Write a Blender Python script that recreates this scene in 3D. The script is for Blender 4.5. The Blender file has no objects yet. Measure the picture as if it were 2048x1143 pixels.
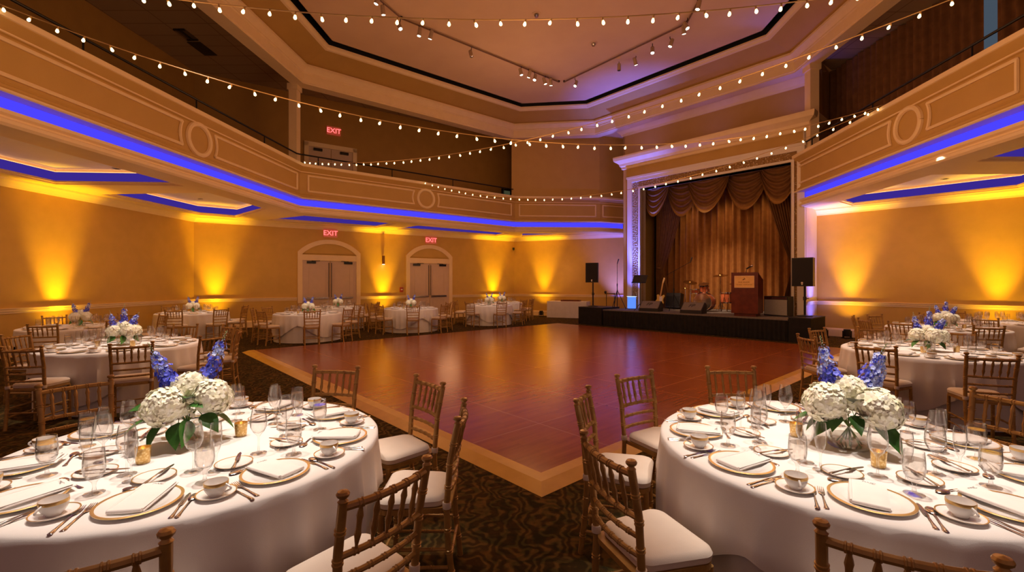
import bpy, math, random
from mathutils import Vector, Matrix
from mathutils.geometry import delaunay_2d_cdt
random.seed(7)
PI = math.pi
COL = bpy.context.scene.collection
SC = bpy.context.scene
# ---------------------------------------------------------------- camera
F, HZ, H = 913.0, 565.0, 1.63          # focal length in pixels, horizon row, eye height
cam = bpy.data.cameras.new('camera'); co = bpy.data.objects.new('camera', cam); COL.objects.link(co)
cam.sensor_width = 36; cam.sensor_fit = 'HORIZONTAL'; cam.lens = 36*F/2048
cam.shift_y = -(571.5-HZ)/2048; cam.clip_start = .05; cam.clip_end = 200
co.location = (0, 0, H); co.rotation_euler = (PI/2, 0, 0)
SC.camera = co
def U(px, py, z):                       # the point at height z seen at pixel (px, py) of the photograph
    d = (z-H)*F/(HZ-py)
    return ((px-1024)/F*d, d)
# ---------------------------------------------------------------- mesh builder
class MB:
    def __init__(s): s.v=[]; s.f=[]; s.m=[]; s.s=[]
    def add(s, vs, fs, mi=0, sm=False):
        b=len(s.v); s.v.extend([tuple(p) for p in vs])
        for f in fs: s.f.append([b+i for i in f]); s.m.append(mi); s.s.append(sm)
    def box(s, x0,x1,y0,y1,z0,z1, mi=0, M=None):
        vs=[Vector((x,y,z)) for z in (z0,z1) for y in (y0,y1) for x in (x0,x1)]
        if M: vs=[M@p for p in vs]
        s.add(vs,[(0,2,3,1),(4,5,7,6),(0,1,5,4),(2,6,7,3),(0,4,6,2),(1,3,7,5)],mi)
    def lathe(s, prof, seg=24, c=(0,0,0), mi=0, M=None, sm=True, caps=True):
        vs=[]; fs=[]; n=len(prof)
        for r,z in prof:
            for k in range(seg):
                a=2*PI*k/seg; p=Vector((c[0]+r*math.cos(a),c[1]+r*math.sin(a),c[2]+z))
                vs.append(M@p if M else p)
        for i in range(n-1):
            for k in range(seg):
                k2=(k+1)%seg; fs.append((i*seg+k,i*seg+k2,(i+1)*seg+k2,(i+1)*seg+k))
        s.add(vs,fs,mi,sm)
        if caps:
            b=len(s.v)-len(vs)
            if prof[0][0]>1e-4: s.f.append([b+k for k in range(seg)][::-1]); s.m.append(mi); s.s.append(False)
            if prof[-1][0]>1e-4: s.f.append([b+(n-1)*seg+k for k in range(seg)]); s.m.append(mi); s.s.append(False)
    def tube(s, pts, rad, seg=8, mi=0, sm=True, caps=True):
        P=[Vector(p) for p in pts]; n=len(P)
        if not hasattr(rad,'__len__'): rad=[rad]*n
        T=[]
        for i in range(n):
            t=(P[min(i+1,n-1)]-P[max(i-1,0)])
            T.append(t.normalized() if t.length>1e-9 else (T[-1] if T else Vector((0,0,1))))
        up=Vector((0,0,1)) if abs(T[0].z)<.9 else Vector((1,0,0))
        nx=T[0].cross(up).normalized(); vs=[]
        for i in range(n):
            nx=(nx-T[i]*nx.dot(T[i])).normalized(); ny=T[i].cross(nx)
            for k in range(seg):
                a=2*PI*k/seg; vs.append(P[i]+(nx*math.cos(a)+ny*math.sin(a))*rad[i])
        fs=[(i*seg+k,i*seg+(k+1)%seg,(i+1)*seg+(k+1)%seg,(i+1)*seg+k) for i in range(n-1) for k in range(seg)]
        s.add(vs,fs,mi,sm)
        if caps:
            b=len(s.v)-len(vs)
            s.f.append([b+k for k in range(seg)][::-1]); s.m.append(mi); s.s.append(False)
            s.f.append([b+(n-1)*seg+k for k in range(seg)]); s.m.append(mi); s.s.append(False)
    def ball(s, c, r, seg=10, rings=6, mi=0, sc=(1,1,1), M=None):
        prof=[(math.sin(PI*i/rings)*r,-math.cos(PI*i/rings)*r) for i in range(rings+1)]
        vs=[];fs=[]
        for q,z in prof:
            for k in range(seg):
                a=2*PI*k/seg; p=Vector((q*math.cos(a)*sc[0],q*math.sin(a)*sc[1],z*sc[2]))
                if M: p=M@p
                vs.append(p+Vector(c))
        for i in range(rings):
            for k in range(seg): fs.append((i*seg+k,i*seg+(k+1)%seg,(i+1)*seg+(k+1)%seg,(i+1)*seg+k))
        s.add(vs,fs,mi,True)
    def prism(s, poly, z0, z1, mi=0, M=None, sm=False):
        n=len(poly); vs=[Vector((x,y,z0)) for x,y in poly]+[Vector((x,y,z1)) for x,y in poly]
        if M: vs=[M@p for p in vs]
        s.add(vs,[tuple(range(n))[::-1],tuple(range(n,2*n))],mi)
        b=len(s.v)-2*n
        for i in range(n):
            s.f.append([b+i,b+(i+1)%n,b+n+(i+1)%n,b+n+i]); s.m.append(mi); s.s.append(sm)
    def sweep(s, line, prof, closed=False, mi=0, sm=False, cap=True):
        """profile (offset to the right of the plan line, z) carried along the plan line with mitred corners"""
        L=[Vector(p) for p in line]; n=len(L); N=[]
        for i in range(n):
            def nrm(a,b): d=(b-a).normalized(); return Vector((d.y,-d.x))
            if closed: a=nrm(L[i-1],L[i]); b=nrm(L[i],L[(i+1)%n])
            else: a=nrm(L[max(i-1,0)],L[max(i,1)]); b=nrm(L[min(i,n-2)],L[min(i+1,n-1)])
            m=(a+b).normalized(); N.append(m/max(.3,m.dot(a)))
        k=len(prof); vs=[(L[i].x+N[i].x*o,L[i].y+N[i].y*o,z) for i in range(n) for o,z in prof]
        fs=[]
        for i in range(n if closed else n-1):
            j=(i+1)%n
            for q in range(k): fs.append((i*k+q,j*k+q,j*k+(q+1)%k,i*k+(q+1)%k))
        if cap and not closed: fs.append(tuple(range(k))[::-1]); fs.append(tuple((n-1)*k+q for q in range(k)))
        s.add(vs,fs,mi,sm)
    def data(s, name, mats, sharp=40):
        me=bpy.data.meshes.new(name); me.from_pydata(s.v,[],s.f)
        for m in (mats if isinstance(mats,(list,tuple)) else [mats]): me.materials.append(m)
        me.polygons.foreach_set('material_index',s.m); me.polygons.foreach_set('use_smooth',s.s)
        if any(s.s) and sharp: me.set_sharp_from_angle(angle=math.radians(sharp))
        me.update(); return me
    def build(s, name, mats, parent=None, loc=None, rot=None, sharp=40):
        o=bpy.data.objects.new(name,s.data(name,mats,sharp)); COL.objects.link(o)
        if parent: o.parent=parent
        if loc: o.location=loc
        if rot is not None: o.rotation_euler=rot if hasattr(rot,'__len__') else (0,0,rot)
        return o
def tag(o,label=None,cat=None,group=None,kind=None):
    if label: o['label']=label
    if cat: o['category']=cat
    if group: o['group']=group
    if kind: o['kind']=kind
    return o
def empty(name,loc=(0,0,0),rz=0):
    o=bpy.data.objects.new(name,None); COL.objects.link(o); o.location=loc; o.rotation_euler=(0,0,rz); o.empty_display_size=.1; return o
def copy_tree(o,parent=None):
    c=o.copy(); COL.objects.link(c); c.parent=parent
    for ch in KIDS.get(o,()): copy_tree(ch,c)
    return c
KIDS={}
def kid(p,o): KIDS.setdefault(p,[]).append(o); return o
def struct(o,label=None): o['kind']='structure'; 
def S(mb,name,mats,label=None,parent=None):
    o=mb.build(name,mats,parent)
    if not parent: o['kind']='structure'
    if label: o['label']=label; o['category']=name.split('_')[0]
    return o
# ---------------------------------------------------------------- materials
def mat(name,col=(.5,.5,.5),rough=.5,metal=0,spec=.5,emit=None,es=1,sheen=0):
    m=bpy.data.materials.new(name); m.use_nodes=True; b=m.node_tree.nodes['Principled BSDF']
    b.inputs['Base Color'].default_value=(*col,1); b.inputs['Roughness'].default_value=rough
    b.inputs['Metallic'].default_value=metal; b.inputs['Specular IOR Level'].default_value=spec
    if emit: b.inputs['Emission Color'].default_value=(*emit,1); b.inputs['Emission Strength'].default_value=es
    if sheen: b.inputs['Sheen Weight'].default_value=sheen
    return m
def nodes(m): return m.node_tree.nodes,m.node_tree.links,m.node_tree.nodes['Principled BSDF']
def noisy(name,c1,c2,scale=8,rough=.6,detail=4,bump=0,bscale=None,metal=0,spec=.4,lo=.35,hi=.65):
    m=mat(name,c1,rough,metal,spec); n,l,b=nodes(m)
    t=n.new('ShaderNodeTexCoord'); x=n.new('ShaderNodeTexNoise'); x.inputs['Scale'].default_value=scale; x.inputs['Detail'].default_value=detail
    r=n.new('ShaderNodeValToRGB'); r.color_ramp.elements[0].position=lo; r.color_ramp.elements[1].position=hi
    r.color_ramp.elements[0].color=(*c1,1); r.color_ramp.elements[1].color=(*c2,1)
    l.new(t.outputs['Object'],x.inputs['Vector']); l.new(x.outputs['Fac'],r.inputs['Fac']); l.new(r.outputs['Color'],b.inputs['Base Color'])
    if bump:
        y=n.new('ShaderNodeTexNoise'); y.inputs['Scale'].default_value=bscale or scale*6; y.inputs['Detail'].default_value=3
        p=n.new('ShaderNodeBump'); p.inputs['Strength'].default_value=bump; p.inputs['Distance'].default_value=.01
        l.new(t.outputs['Object'],y.inputs['Vector']); l.new(y.outputs['Fac'],p.inputs['Height']); l.new(p.outputs['Normal'],b.inputs['Normal'])
    return m
def glow(name,col,st):
    m=bpy.data.materials.new(name); m.use_nodes=True; n=m.node_tree.nodes; n.clear()
    e=n.new('ShaderNodeEmission'); e.inputs[0].default_value=(*col,1); e.inputs[1].default_value=st
    o=n.new('ShaderNodeOutputMaterial'); m.node_tree.links.new(e.outputs[0],o.inputs[0]); return m
def glass(name,tint=(.97,.97,.97),edge=.55,rough=.02,refl=.85):
    m=bpy.data.materials.new(name); m.use_nodes=True; n=m.node_tree.nodes; l=m.node_tree.links; n.clear()
    lw=n.new('ShaderNodeLayerWeight'); lw.inputs['Blend'].default_value=.5
    t=n.new('ShaderNodeBsdfTransparent'); g=n.new('ShaderNodeBsdfGlossy'); g.inputs['Roughness'].default_value=rough
    rp=n.new('ShaderNodeValToRGB'); rp.color_ramp.elements[0].position=.55; rp.color_ramp.elements[0].color=(*tint,1)
    rp.color_ramp.elements[1].position=1; rp.color_ramp.elements[1].color=(tint[0]*edge,tint[1]*edge,tint[2]*edge,1)
    pw=n.new('ShaderNodeMath'); pw.operation='POWER'; pw.inputs[1].default_value=2.6
    ml=n.new('ShaderNodeMath'); ml.operation='MULTIPLY_ADD'; ml.inputs[1].default_value=refl; ml.inputs[2].default_value=.06
    mx=n.new('ShaderNodeMixShader'); o=n.new('ShaderNodeOutputMaterial')
    l.new(lw.outputs['Facing'],rp.inputs['Fac']); l.new(rp.outputs['Color'],t.inputs['Color']); l.new(lw.outputs['Facing'],pw.inputs[0]); l.new(pw.outputs[0],ml.inputs[0])
    l.new(ml.outputs[0],mx.inputs[0]); l.new(t.outputs[0],mx.inputs[1]); l.new(g.outputs[0],mx.inputs[2]); l.new(mx.outputs[0],o.inputs[0]); return m
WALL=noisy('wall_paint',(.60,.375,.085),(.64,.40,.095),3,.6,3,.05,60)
WALLD=noisy('shaded_wall_paint',(.40,.22,.05),(.43,.24,.055),3,.7)  # same wall paint, the unlit gallery's shade put into the colour
CREAM=noisy('cream_trim',(.84,.64,.37),(.87,.67,.40),4,.45)
FASCIA=noisy('balcony_paint',(.52,.315,.085),(.55,.335,.095),2,.55)
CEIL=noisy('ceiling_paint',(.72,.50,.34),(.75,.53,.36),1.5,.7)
WHITEP=noisy('white_paint',(.78,.70,.60),(.8,.72,.62),4,.45)
DOORM=noisy('door_paint',(.62,.46,.34),(.65,.48,.36),4,.5)
BLACK=mat('black_plastic',(.012,.011,.011),.5)
BLACKM=mat('black_metal',(.02,.02,.02),.35,.6)
CLOTHBLK=noisy('black_cloth',(.008,.007,.008),(.014,.012,.013),6,.85)
CHROME=mat('chrome',(.75,.73,.72),.12,1)
SILVER=mat('silver_cutlery',(.62,.58,.56),.18,1)
GOLD=mat('gold_rim',(.78,.52,.20),.3,.75)
PORC=mat('white_porcelain',(.84,.81,.78),.15,0,.5)
LINEN=noisy('white_linen',(.80,.76,.73),(.84,.80,.77),5,.85,3,.12,500)
NAPK=noisy('napkin_linen',(.84,.78,.74),(.87,.81,.77),9,.85,3,.15,600)
CUSH=noisy('cream_cushion',(.78,.68,.58),(.82,.72,.62),6,.75,3,.1,300)
WOODG=noisy('gold_wood',(.37,.205,.058),(.50,.30,.09),14,.33,4,.05,80,.25,.5)
GLASS=glass('clear_glass',(.985,.98,.975),.62); 
WATER=glass('ice_water',(.975,.96,.94),.75,.04)
VASE=glass('vase_glass',(.96,.97,.95),.6)
STEM=noisy('green_stem',(.10,.17,.03),(.16,.24,.05),30,.5)
LEAF=noisy('green_leaf',(.022,.105,.014),(.06,.19,.03),18,.4,3,.1,40)
SILVLEAF=noisy('grey_leaf',(.20,.22,.17),(.27,.28,.22),18,.6)
HYD=noisy('hydrangea_petal',(.90,.87,.62),(.97,.95,.84),35,.6)
DELPH=noisy('delphinium_petal',(.045,.075,.62),(.16,.17,.86),60,.5,2,lo=.4,hi=.62)
DELPHP=noisy('pale_delphinium',(.22,.30,.86),(.60,.66,.90),70,.5)
BUD=noisy('flower_bud',(.35,.42,.25),(.55,.55,.45),40,.6)
BULB=glow('warm_bulb',(1,.72,.34),5)
CABLE=mat('string_cable',(.55,.33,.12),.5)
SPOTL=glow('spot_lens',(1,.86,.68),9)
LITB=glow('blue_lit_cove',(.046,.036,.95),1.6)  # back face of the recess, its blue lighting put in as emission
LITC=glow('dim_blue_lit_coffer',(.055,.028,.36),.75)  # coffer side faces, the hidden strip's blue light built in as glow
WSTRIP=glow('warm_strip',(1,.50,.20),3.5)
AMB=glow('amber_lens',(1,.6,.12),8)
EXITM=glow('exit_letters',(1,.10,.10),3.2)
EXITB=mat('exit_box',(.55,.30,.24),.5,emit=(.5,.03,.02),es=.35)
DRAPE=noisy('stage_velvet',(.27,.105,.022),(.33,.135,.03),7,.8,3)
SWAG=noisy('swag_velvet',(.17,.072,.02),(.21,.095,.026),7,.75,3)
SWTRIM=noisy('swag_border',(.32,.16,.04),(.38,.20,.055),9,.7)
DRAPED=noisy('dark_drape',(.16,.07,.025),(.21,.095,.035),5,.85,3)
MAHOG=noisy('mahogany',(.10,.018,.008),(.15,.028,.012),6,.3,5)
BRASSP=noisy('brass_plaque',(.80,.48,.16),(.86,.54,.20),9,.35)
GREYG=noisy('grey_grille',(.34,.32,.29),(.42,.40,.37),120,.7)
STAGEF=noisy('stage_carpet',(.15,.13,.125),(.20,.175,.165),40,.9)
INK=mat('dark_ink',(.10,.04,.015),.5)
INKG=mat('grey_ink',(.25,.22,.22),.5)
# carpet with swirls
CARPET=mat('carpet',(.03,.02,.01),.95,0,.1)
n,l,b=nodes(CARPET); t=n.new('ShaderNodeTexCoord')
a=n.new('ShaderNodeTexNoise'); a.inputs['Scale'].default_value=5; a.inputs['Detail'].default_value=3; a.inputs['Distortion'].default_value=2.6
w=n.new('ShaderNodeTexWave'); w.inputs['Scale'].default_value=3.4; w.inputs['Distortion'].default_value=20; w.inputs['Detail'].default_value=2.5; w.inputs['Detail Scale'].default_value=1.3
r=n.new('ShaderNodeValToRGB'); e=r.color_ramp.elements; e[0].position=.30; e[0].color=(.048,.034,.014,1); e[1].position=.9; e[1].color=(.125,.088,.032,1)
e2=r.color_ramp.elements.new(.55); e2.color=(.078,.056,.021,1)
r2=n.new('ShaderNodeValToRGB'); r2.color_ramp.elements[0].position=.4; r2.color_ramp.elements[0].color=(.55,.6,.5,1); r2.color_ramp.elements[1].position=.62; r2.color_ramp.elements[1].color=(1.25,.95,.7,1)
mx=n.new('ShaderNodeMix'); mx.data_type='RGBA'; mx.blend_type='MULTIPLY'; mx.inputs[0].default_value=1
f=n.new('ShaderNodeTexNoise'); f.inputs['Scale'].default_value=260
bp=n.new('ShaderNodeBump'); bp.inputs['Strength'].default_value=.5; bp.inputs['Distance'].default_value=.01
for q in (a,w,f): l.new(t.outputs['Object'],q.inputs['Vector'])
l.new(w.outputs['Fac'],r.inputs['Fac']); l.new(a.outputs['Fac'],r2.inputs['Fac']); l.new(r.outputs['Color'],mx.inputs[6]); l.new(r2.outputs['Color'],mx.inputs[7])
l.new(mx.outputs[2],b.inputs['Base Color']); l.new(f.outputs['Fac'],bp.inputs['Height']); l.new(bp.outputs['Normal'],b.inputs['Normal'])
# parquet of the dance floor
PARQ=mat('dance_parquet',(.3,.1,.03),.2,0,.75)
n,l,b=nodes(PARQ); t=n.new('ShaderNodeTexCoord')
def plank(scale,bw,rh,mort,c1,c2,cm):
    k=n.new('ShaderNodeTexBrick'); k.inputs['Scale'].default_value=scale; k.inputs['Brick Width'].default_value=bw; k.inputs['Row Height'].default_value=rh
    k.inputs['Mortar Size'].default_value=mort; k.inputs['Mortar Smooth'].default_value=.3; k.inputs['Color1'].default_value=(*c1,1); k.inputs['Color2'].default_value=(*c2,1); k.inputs['Mortar'].default_value=(*cm,1)
    l.new(t.outputs['Object'],k.inputs['Vector']); return k
k1=plank(1,.61,.0762,.0006,(.30,.072,.018),(.345,.088,.022),(.25,.06,.015))
k2=plank(1,1.22,1.22,.007,(0,0,0),(0,0,0),(1,1,1)); k2.offset=0
ns=n.new('ShaderNodeTexNoise'); ns.inputs['Scale'].default_value=2.2; ns.inputs['Detail'].default_value=6; mp=n.new('ShaderNodeMapping'); mp.inputs['Scale'].default_value=(1,9,1)
l.new(t.outputs['Object'],mp.inputs['Vector']); l.new(mp.outputs[0],ns.inputs['Vector'])
r=n.new('ShaderNodeValToRGB'); r.color_ramp.elements[0].position=.3; r.color_ramp.elements[0].color=(.86,.83,.80,1); r.color_ramp.elements[1].position=.72; r.color_ramp.elements[1].color=(1.08,1.08,1.05,1)
l.new(ns.outputs['Fac'],r.inputs['Fac'])
m1=n.new('ShaderNodeMix'); m1.data_type='RGBA'; m1.blend_type='MULTIPLY'; m1.inputs[0].default_value=1; l.new(k1.outputs['Color'],m1.inputs[6]); l.new(r.outputs['Color'],m1.inputs[7])
m2=n.new('ShaderNodeMix'); m2.data_type='RGBA'; l.new(k2.outputs['Fac'],m2.inputs[0]); l.new(m1.outputs[2],m2.inputs[6]); m2.inputs[7].default_value=(.46,.20,.08,1)
l.new(m2.outputs[2],b.inputs['Base Color'])
rr=n.new('ShaderNodeMapRange'); rr.inputs[3].default_value=.17; rr.inputs[4].default_value=.25; l.new(ns.outputs['Fac'],rr.inputs[0]); l.new(rr.outputs[0],b.inputs['Roughness'])
TRIMW=noisy('maple_trim',(.58,.33,.05),(.66,.39,.07),5,.35,5)
# carved gilt frame
GILT=mat('carved_gilt',(.4,.22,.06),.45,.0); n,l,b=nodes(GILT); t=n.new('ShaderNodeTexCoord')
v=n.new('ShaderNodeTexVoronoi'); v.inputs['Scale'].default_value=17; v.distance='MINKOWSKI'; v.inputs['Exponent'].default_value=.8
r=n.new('ShaderNodeValToRGB'); r.color_ramp.elements[0].position=.15; r.color_ramp.elements[0].color=(.98,.80,.50,1); r.color_ramp.elements[1].position=.70; r.color_ramp.elements[1].color=(.40,.23,.08,1)
bp=n.new('ShaderNodeBump'); bp.inputs['Strength'].default_value=1; bp.inputs['Distance'].default_value=.03; bp.invert=True
l.new(t.outputs['Object'],v.inputs['Vector']); l.new(v.outputs['Distance'],r.inputs['Fac']); l.new(r.outputs['Color'],b.inputs['Base Color']); l.new(v.outputs['Distance'],bp.inputs['Height']); l.new(bp.outputs['Normal'],b.inputs['Normal'])
# tile ceiling
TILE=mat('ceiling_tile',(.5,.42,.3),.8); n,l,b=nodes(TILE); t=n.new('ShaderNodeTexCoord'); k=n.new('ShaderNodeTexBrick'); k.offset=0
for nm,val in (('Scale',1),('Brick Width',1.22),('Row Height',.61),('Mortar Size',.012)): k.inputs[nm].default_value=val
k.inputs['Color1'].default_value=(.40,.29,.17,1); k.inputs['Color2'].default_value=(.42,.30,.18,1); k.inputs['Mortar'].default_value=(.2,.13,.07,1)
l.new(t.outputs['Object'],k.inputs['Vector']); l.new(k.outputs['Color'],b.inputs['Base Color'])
# gold mercury glass of the votives
MERC=mat('mercury_glass',(.8,.55,.22),.25,.6); n,l,b=nodes(MERC); t=n.new('ShaderNodeTexCoord'); v=n.new('ShaderNodeTexVoronoi'); v.inputs['Scale'].default_value=90
r=n.new('ShaderNodeValToRGB'); r.color_ramp.elements[0].color=(.93,.74,.38,1); r.color_ramp.elements[1].color=(.62,.38,.12,1); r.color_ramp.elements[1].position=.6
l.new(t.outputs['Object'],v.inputs['Vector']); l.new(v.outputs['Distance'],r.inputs['Fac']); l.new(r.outputs['Color'],b.inputs['Base Color'])
# ================================================================ THE ROOM
def NS(n_,s_): return (n_*.746+s_*.665, n_*.665-s_*.746)      # plan axes of the stage wall: n = away from the eye, s = along the wall
def inside(p,poly):
    c=False; n=len(poly)
    for i in range(n):
        (x0,y0),(x1,y1)=poly[i-1],poly[i]
        if (y0>p[1])!=(y1>p[1]) and p[0]<(x1-x0)*(p[1]-y0)/(y1-y0)+x0: c=not c
    return c
def flat(mb,poly,z,holes=(),mi=0):
    pts=[];ed=[]
    for L in [list(poly)]+[list(h) for h in holes]:
        b=len(pts); pts+=[Vector(p) for p in L]; ed+=[(b+k,b+(k+1)%len(L)) for k in range(len(L))]
    v,_,f,*_r=delaunay_2d_cdt(pts,ed,[],0,1e-5); keep=[]
    for t in f:
        c=sum((v[k] for k in t),Vector((0,0)))/len(t)
        if inside(c,poly) and not any(inside(c,h) for h in holes): keep.append(tuple(t))
    mb.add([(p.x,p.y,z) for p in v],keep,mi)
W1a,W1b,W2b,W3b=(-11.25,-3.2),(-10.94,15.7),(.10,23.25),(5.7,20.95)
K=[(-7.78,-3.2),(-6.83,14.7),(.13,20.3),(3.95,20.5),(5.35,21.1)]
KR=[(8.62,13.8),(7.85,7.0),(6.72,-3.2)]
E_=[(-7.62,-3.2),(-6.73,14.7),(.06,20.3),(3.62,19.85),(8.65,13.96),(7.68,-3.2)]
mb=MB(); mb.box(-13,17,-3.2,25,-.15,0); S(mb,'floor',CARPET,'dark swirl patterned carpet under all the banquet tables')
def wall(name,line,z0,z1,m=WALL,t=.2,label=None):
    mb=MB(); mb.sweep(line,[(-t,z0),(0,z0),(0,z1),(-t,z1)]); return S(mb,name,m,label)
wall('wall_left',[W1a,W1b],0,4.0); wall('wall_rear',[W1b,W2b],0,4.0); wall('wall_rear_stage_side',[W2b,W3b],0,4.0)
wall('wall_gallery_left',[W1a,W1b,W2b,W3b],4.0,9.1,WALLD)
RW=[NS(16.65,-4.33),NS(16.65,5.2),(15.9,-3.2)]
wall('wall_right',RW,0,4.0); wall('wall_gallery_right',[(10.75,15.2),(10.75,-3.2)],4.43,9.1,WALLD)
# chair rails and baseboards, broken at the doors
def W2(s): return (W1b[0]+(W2b[0]-W1b[0])*s, W1b[1]+(W2b[1]-W1b[1])*s)
RAIL=[(0,.95),(.018,.95),(.02,.98),(.035,1.0),(.035,1.04),(.055,1.05),(.055,1.07),(0,1.07)]
BASE=[(0,0),(.03,0),(.03,.2),(.015,.23),(0,.25)]
CROWN=[(0,3.72),(.02,3.72),(.04,3.76),(.09,3.82),(.14,3.86),(.16,3.9),(0,3.9)]
for nm,prof in (('trim_1',RAIL),('baseboard_left',BASE)):
    mb=MB(); mb.sweep([W1a,W1b,W2(.243)],prof); S(mb,nm,CREAM)
for nm,prof in (('trim_2',RAIL),('baseboard_rear',BASE)):
    mb=MB(); mb.sweep([W2(.4225),W2(.5695)],prof); mb.sweep([W2(.7365),W2b,W3b],prof); S(mb,nm,CREAM)
for nm,prof in (('trim_3',RAIL),('baseboard_right',BASE)):
    mb=MB(); mb.sweep([NS(15.62,-4.33),NS(16.65,-4.33),NS(16.65,5.2)],prof); S(mb,nm,CREAM)
mb=MB(); mb.sweep([W1a,W1b,W2b,W3b],CROWN); mb.sweep(RW,CROWN); S(mb,'trim_4',CREAM)
# ---- soffit under the gallery with its coffers
COF=[[(-10.55,4.0),(-10.55,10.55),(-7.6,10.75),(-7.85,4.0)],
     [(-10.55,11.75),(-10.45,15.25),(-9.65,15.95),(-7.6,14.15),(-7.6,11.5)],
     [(-8.9,16.5),(-5.6,18.85),(-4.45,17.6),(-7.0,15.45)],
     [(-4.9,19.3),(-.75,22.2),(-.05,20.95),(-3.75,18.15)],
     [(.45,21.0),(.45,22.55),(1.9,22.1),(3.6,21.3),(3.5,21.05)],
     [(9.08,12.75),(10.02,13.45),(12.15,10.95),(11.5,9.5),(8.62,9.6)],
     [(8.45,8.55),(11.6,8.55),(12.2,3.0),(7.95,3.0)]]
SOFL=K+[W3b,W2b,W1b,W1a]
SOFR=KR+[(15.9,-3.2),NS(16.65,5.2),NS(16.65,-4.33)]
mb=MB(); flat(mb,SOFL,3.9,COF[:5]); S(mb,'ceiling_under_left_gallery',CREAM)
mb=MB(); flat(mb,SOFR,3.9,COF[5:]); S(mb,'ceiling_under_right_gallery',CREAM)
CW=['far left','left rear corner','first arched door','second arched door','left stage','right stage','near right']
def shrink(poly,d):
    c=Vector((sum(p[0] for p in poly)/len(poly),sum(p[1] for p in poly)/len(poly))); n=len(poly); out=[]
    for i in range(n):
        p0,p1,p2=Vector(poly[i-1]),Vector(poly[i]),Vector(poly[(i+1)%n])
        def inn(a,b):
            q=(b-a).normalized(); m=Vector((-q.y,q.x)); return m if m.dot(c-a)>0 else -m
        a,b=inn(p0,p1),inn(p1,p2); m=(a+b).normalized(); out.append(tuple(p1+m*(d/max(.4,m.dot(a)))))
    return out
for i,p in enumerate(COF):
    mb=MB(); 
    def ring(poly,z0,z1,mb=mb,mi=0):
        n=len(poly); mb.add([(x,y,z0) for x,y in poly]+[(x,y,z1) for x,y in poly],[(k,(k+1)%n,n+(k+1)%n,n+k) for k in range(n)],mi)
    def shelf(pa,pb,z,mb=mb,mi=0):
        n=len(pa); mb.add([(x,y,z) for x,y in pa]+[(x,y,z) for x,y in pb],[(k,(k+1)%n,n+(k+1)%n,n+k) for k in range(n)],mi)
    big=shrink(p,-.10); sm=shrink(p,.04)
    ring(p,3.9,3.94); shelf(p,sm,3.94); ring(sm,3.94,3.98); shelf(sm,big,3.98); ring(big,4.0,4.3)
    flat(mb,big,4.27,(),1); o=S(mb,'ceiling_coffer',[CREAM,WHITEP])
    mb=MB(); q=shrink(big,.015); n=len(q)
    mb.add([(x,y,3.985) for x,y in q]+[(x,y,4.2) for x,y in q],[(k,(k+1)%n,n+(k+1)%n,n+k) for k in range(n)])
    o=mb.build('lit_cove_face',LITC)
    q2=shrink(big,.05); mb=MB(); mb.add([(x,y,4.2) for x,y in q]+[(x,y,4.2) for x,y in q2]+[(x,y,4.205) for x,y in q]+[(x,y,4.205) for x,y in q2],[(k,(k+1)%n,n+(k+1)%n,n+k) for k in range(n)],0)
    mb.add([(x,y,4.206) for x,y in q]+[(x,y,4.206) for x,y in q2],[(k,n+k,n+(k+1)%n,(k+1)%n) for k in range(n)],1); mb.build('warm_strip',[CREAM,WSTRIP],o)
    tag(o,'dim blue lit band inside the ceiling coffer by the '+['left wall uplight','left rear corner','left arched door','right arched door','left side of the stage','right side of the stage','right wall uplight'][i],'lit cove face','blue lit bands in the ceiling coffers')
# ---- gallery fronts
FASC=[(-.16,4.335),(.10,4.335),(.10,4.375),(.06,4.41),(.06,4.45),(.02,4.47),(.0,4.52),(.0,5.17),(.03,5.19),(.03,5.22),(.10,5.31),(.13,5.35),(.13,5.46),(-.25,5.46),(-.25,4.335)]
BEAM=[(-.6,3.88),(.0,3.88),(.03,3.92),(.03,3.97),(-.02,4.0),(-.02,4.03),(.02,4.06),(.02,4.11),(-.16,4.11),(-.6,4.11)]
LITP=[(-.17,4.105),(-.155,4.105),(-.155,4.34),(-.17,4.34)]
for nm,line in (('left',K),('right',KR)):
    mb=MB(); mb.sweep(line,FASC); S(mb,'wall_gallery_front_'+nm,FASCIA)
    mb=MB(); mb.sweep(line,BEAM); S(mb,'trim_gallery_'+nm,CREAM)
    mb=MB(); mb.sweep(line,[(-.154,4.326),(.098,4.326),(.098,4.334),(-.154,4.334)]); mb.sweep(line,[(-.154,4.112),(.015,4.112),(.015,4.117),(-.154,4.117)]); S(mb,'trim_cove_reflector_'+nm,WHITEP)  # added white liners that pick up the blue under the fascia
    mb=MB(); mb.sweep(line,LITP); tag(mb.build('lit_cove_face',LITB),'bright blue lit band running under the '+nm+' gallery front','lit cove face')
    mb=MB()
    for a,bb in zip(line[:-1],line[1:]): pass
    mb.sweep(line,[(.10,4.336),(.11,4.345),(.115,4.36),(.11,4.375),(.10,4.375)]); mb.sweep(line,[(.13,5.36),(.15,5.37),(.15,5.455),(.13,5.46)])
    mb.sweep(line,[(.03,5.19),(.045,5.2),(.045,5.215),(.03,5.222)])
    S(mb,'trim_gallery_rail_'+nm,CREAM)
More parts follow.
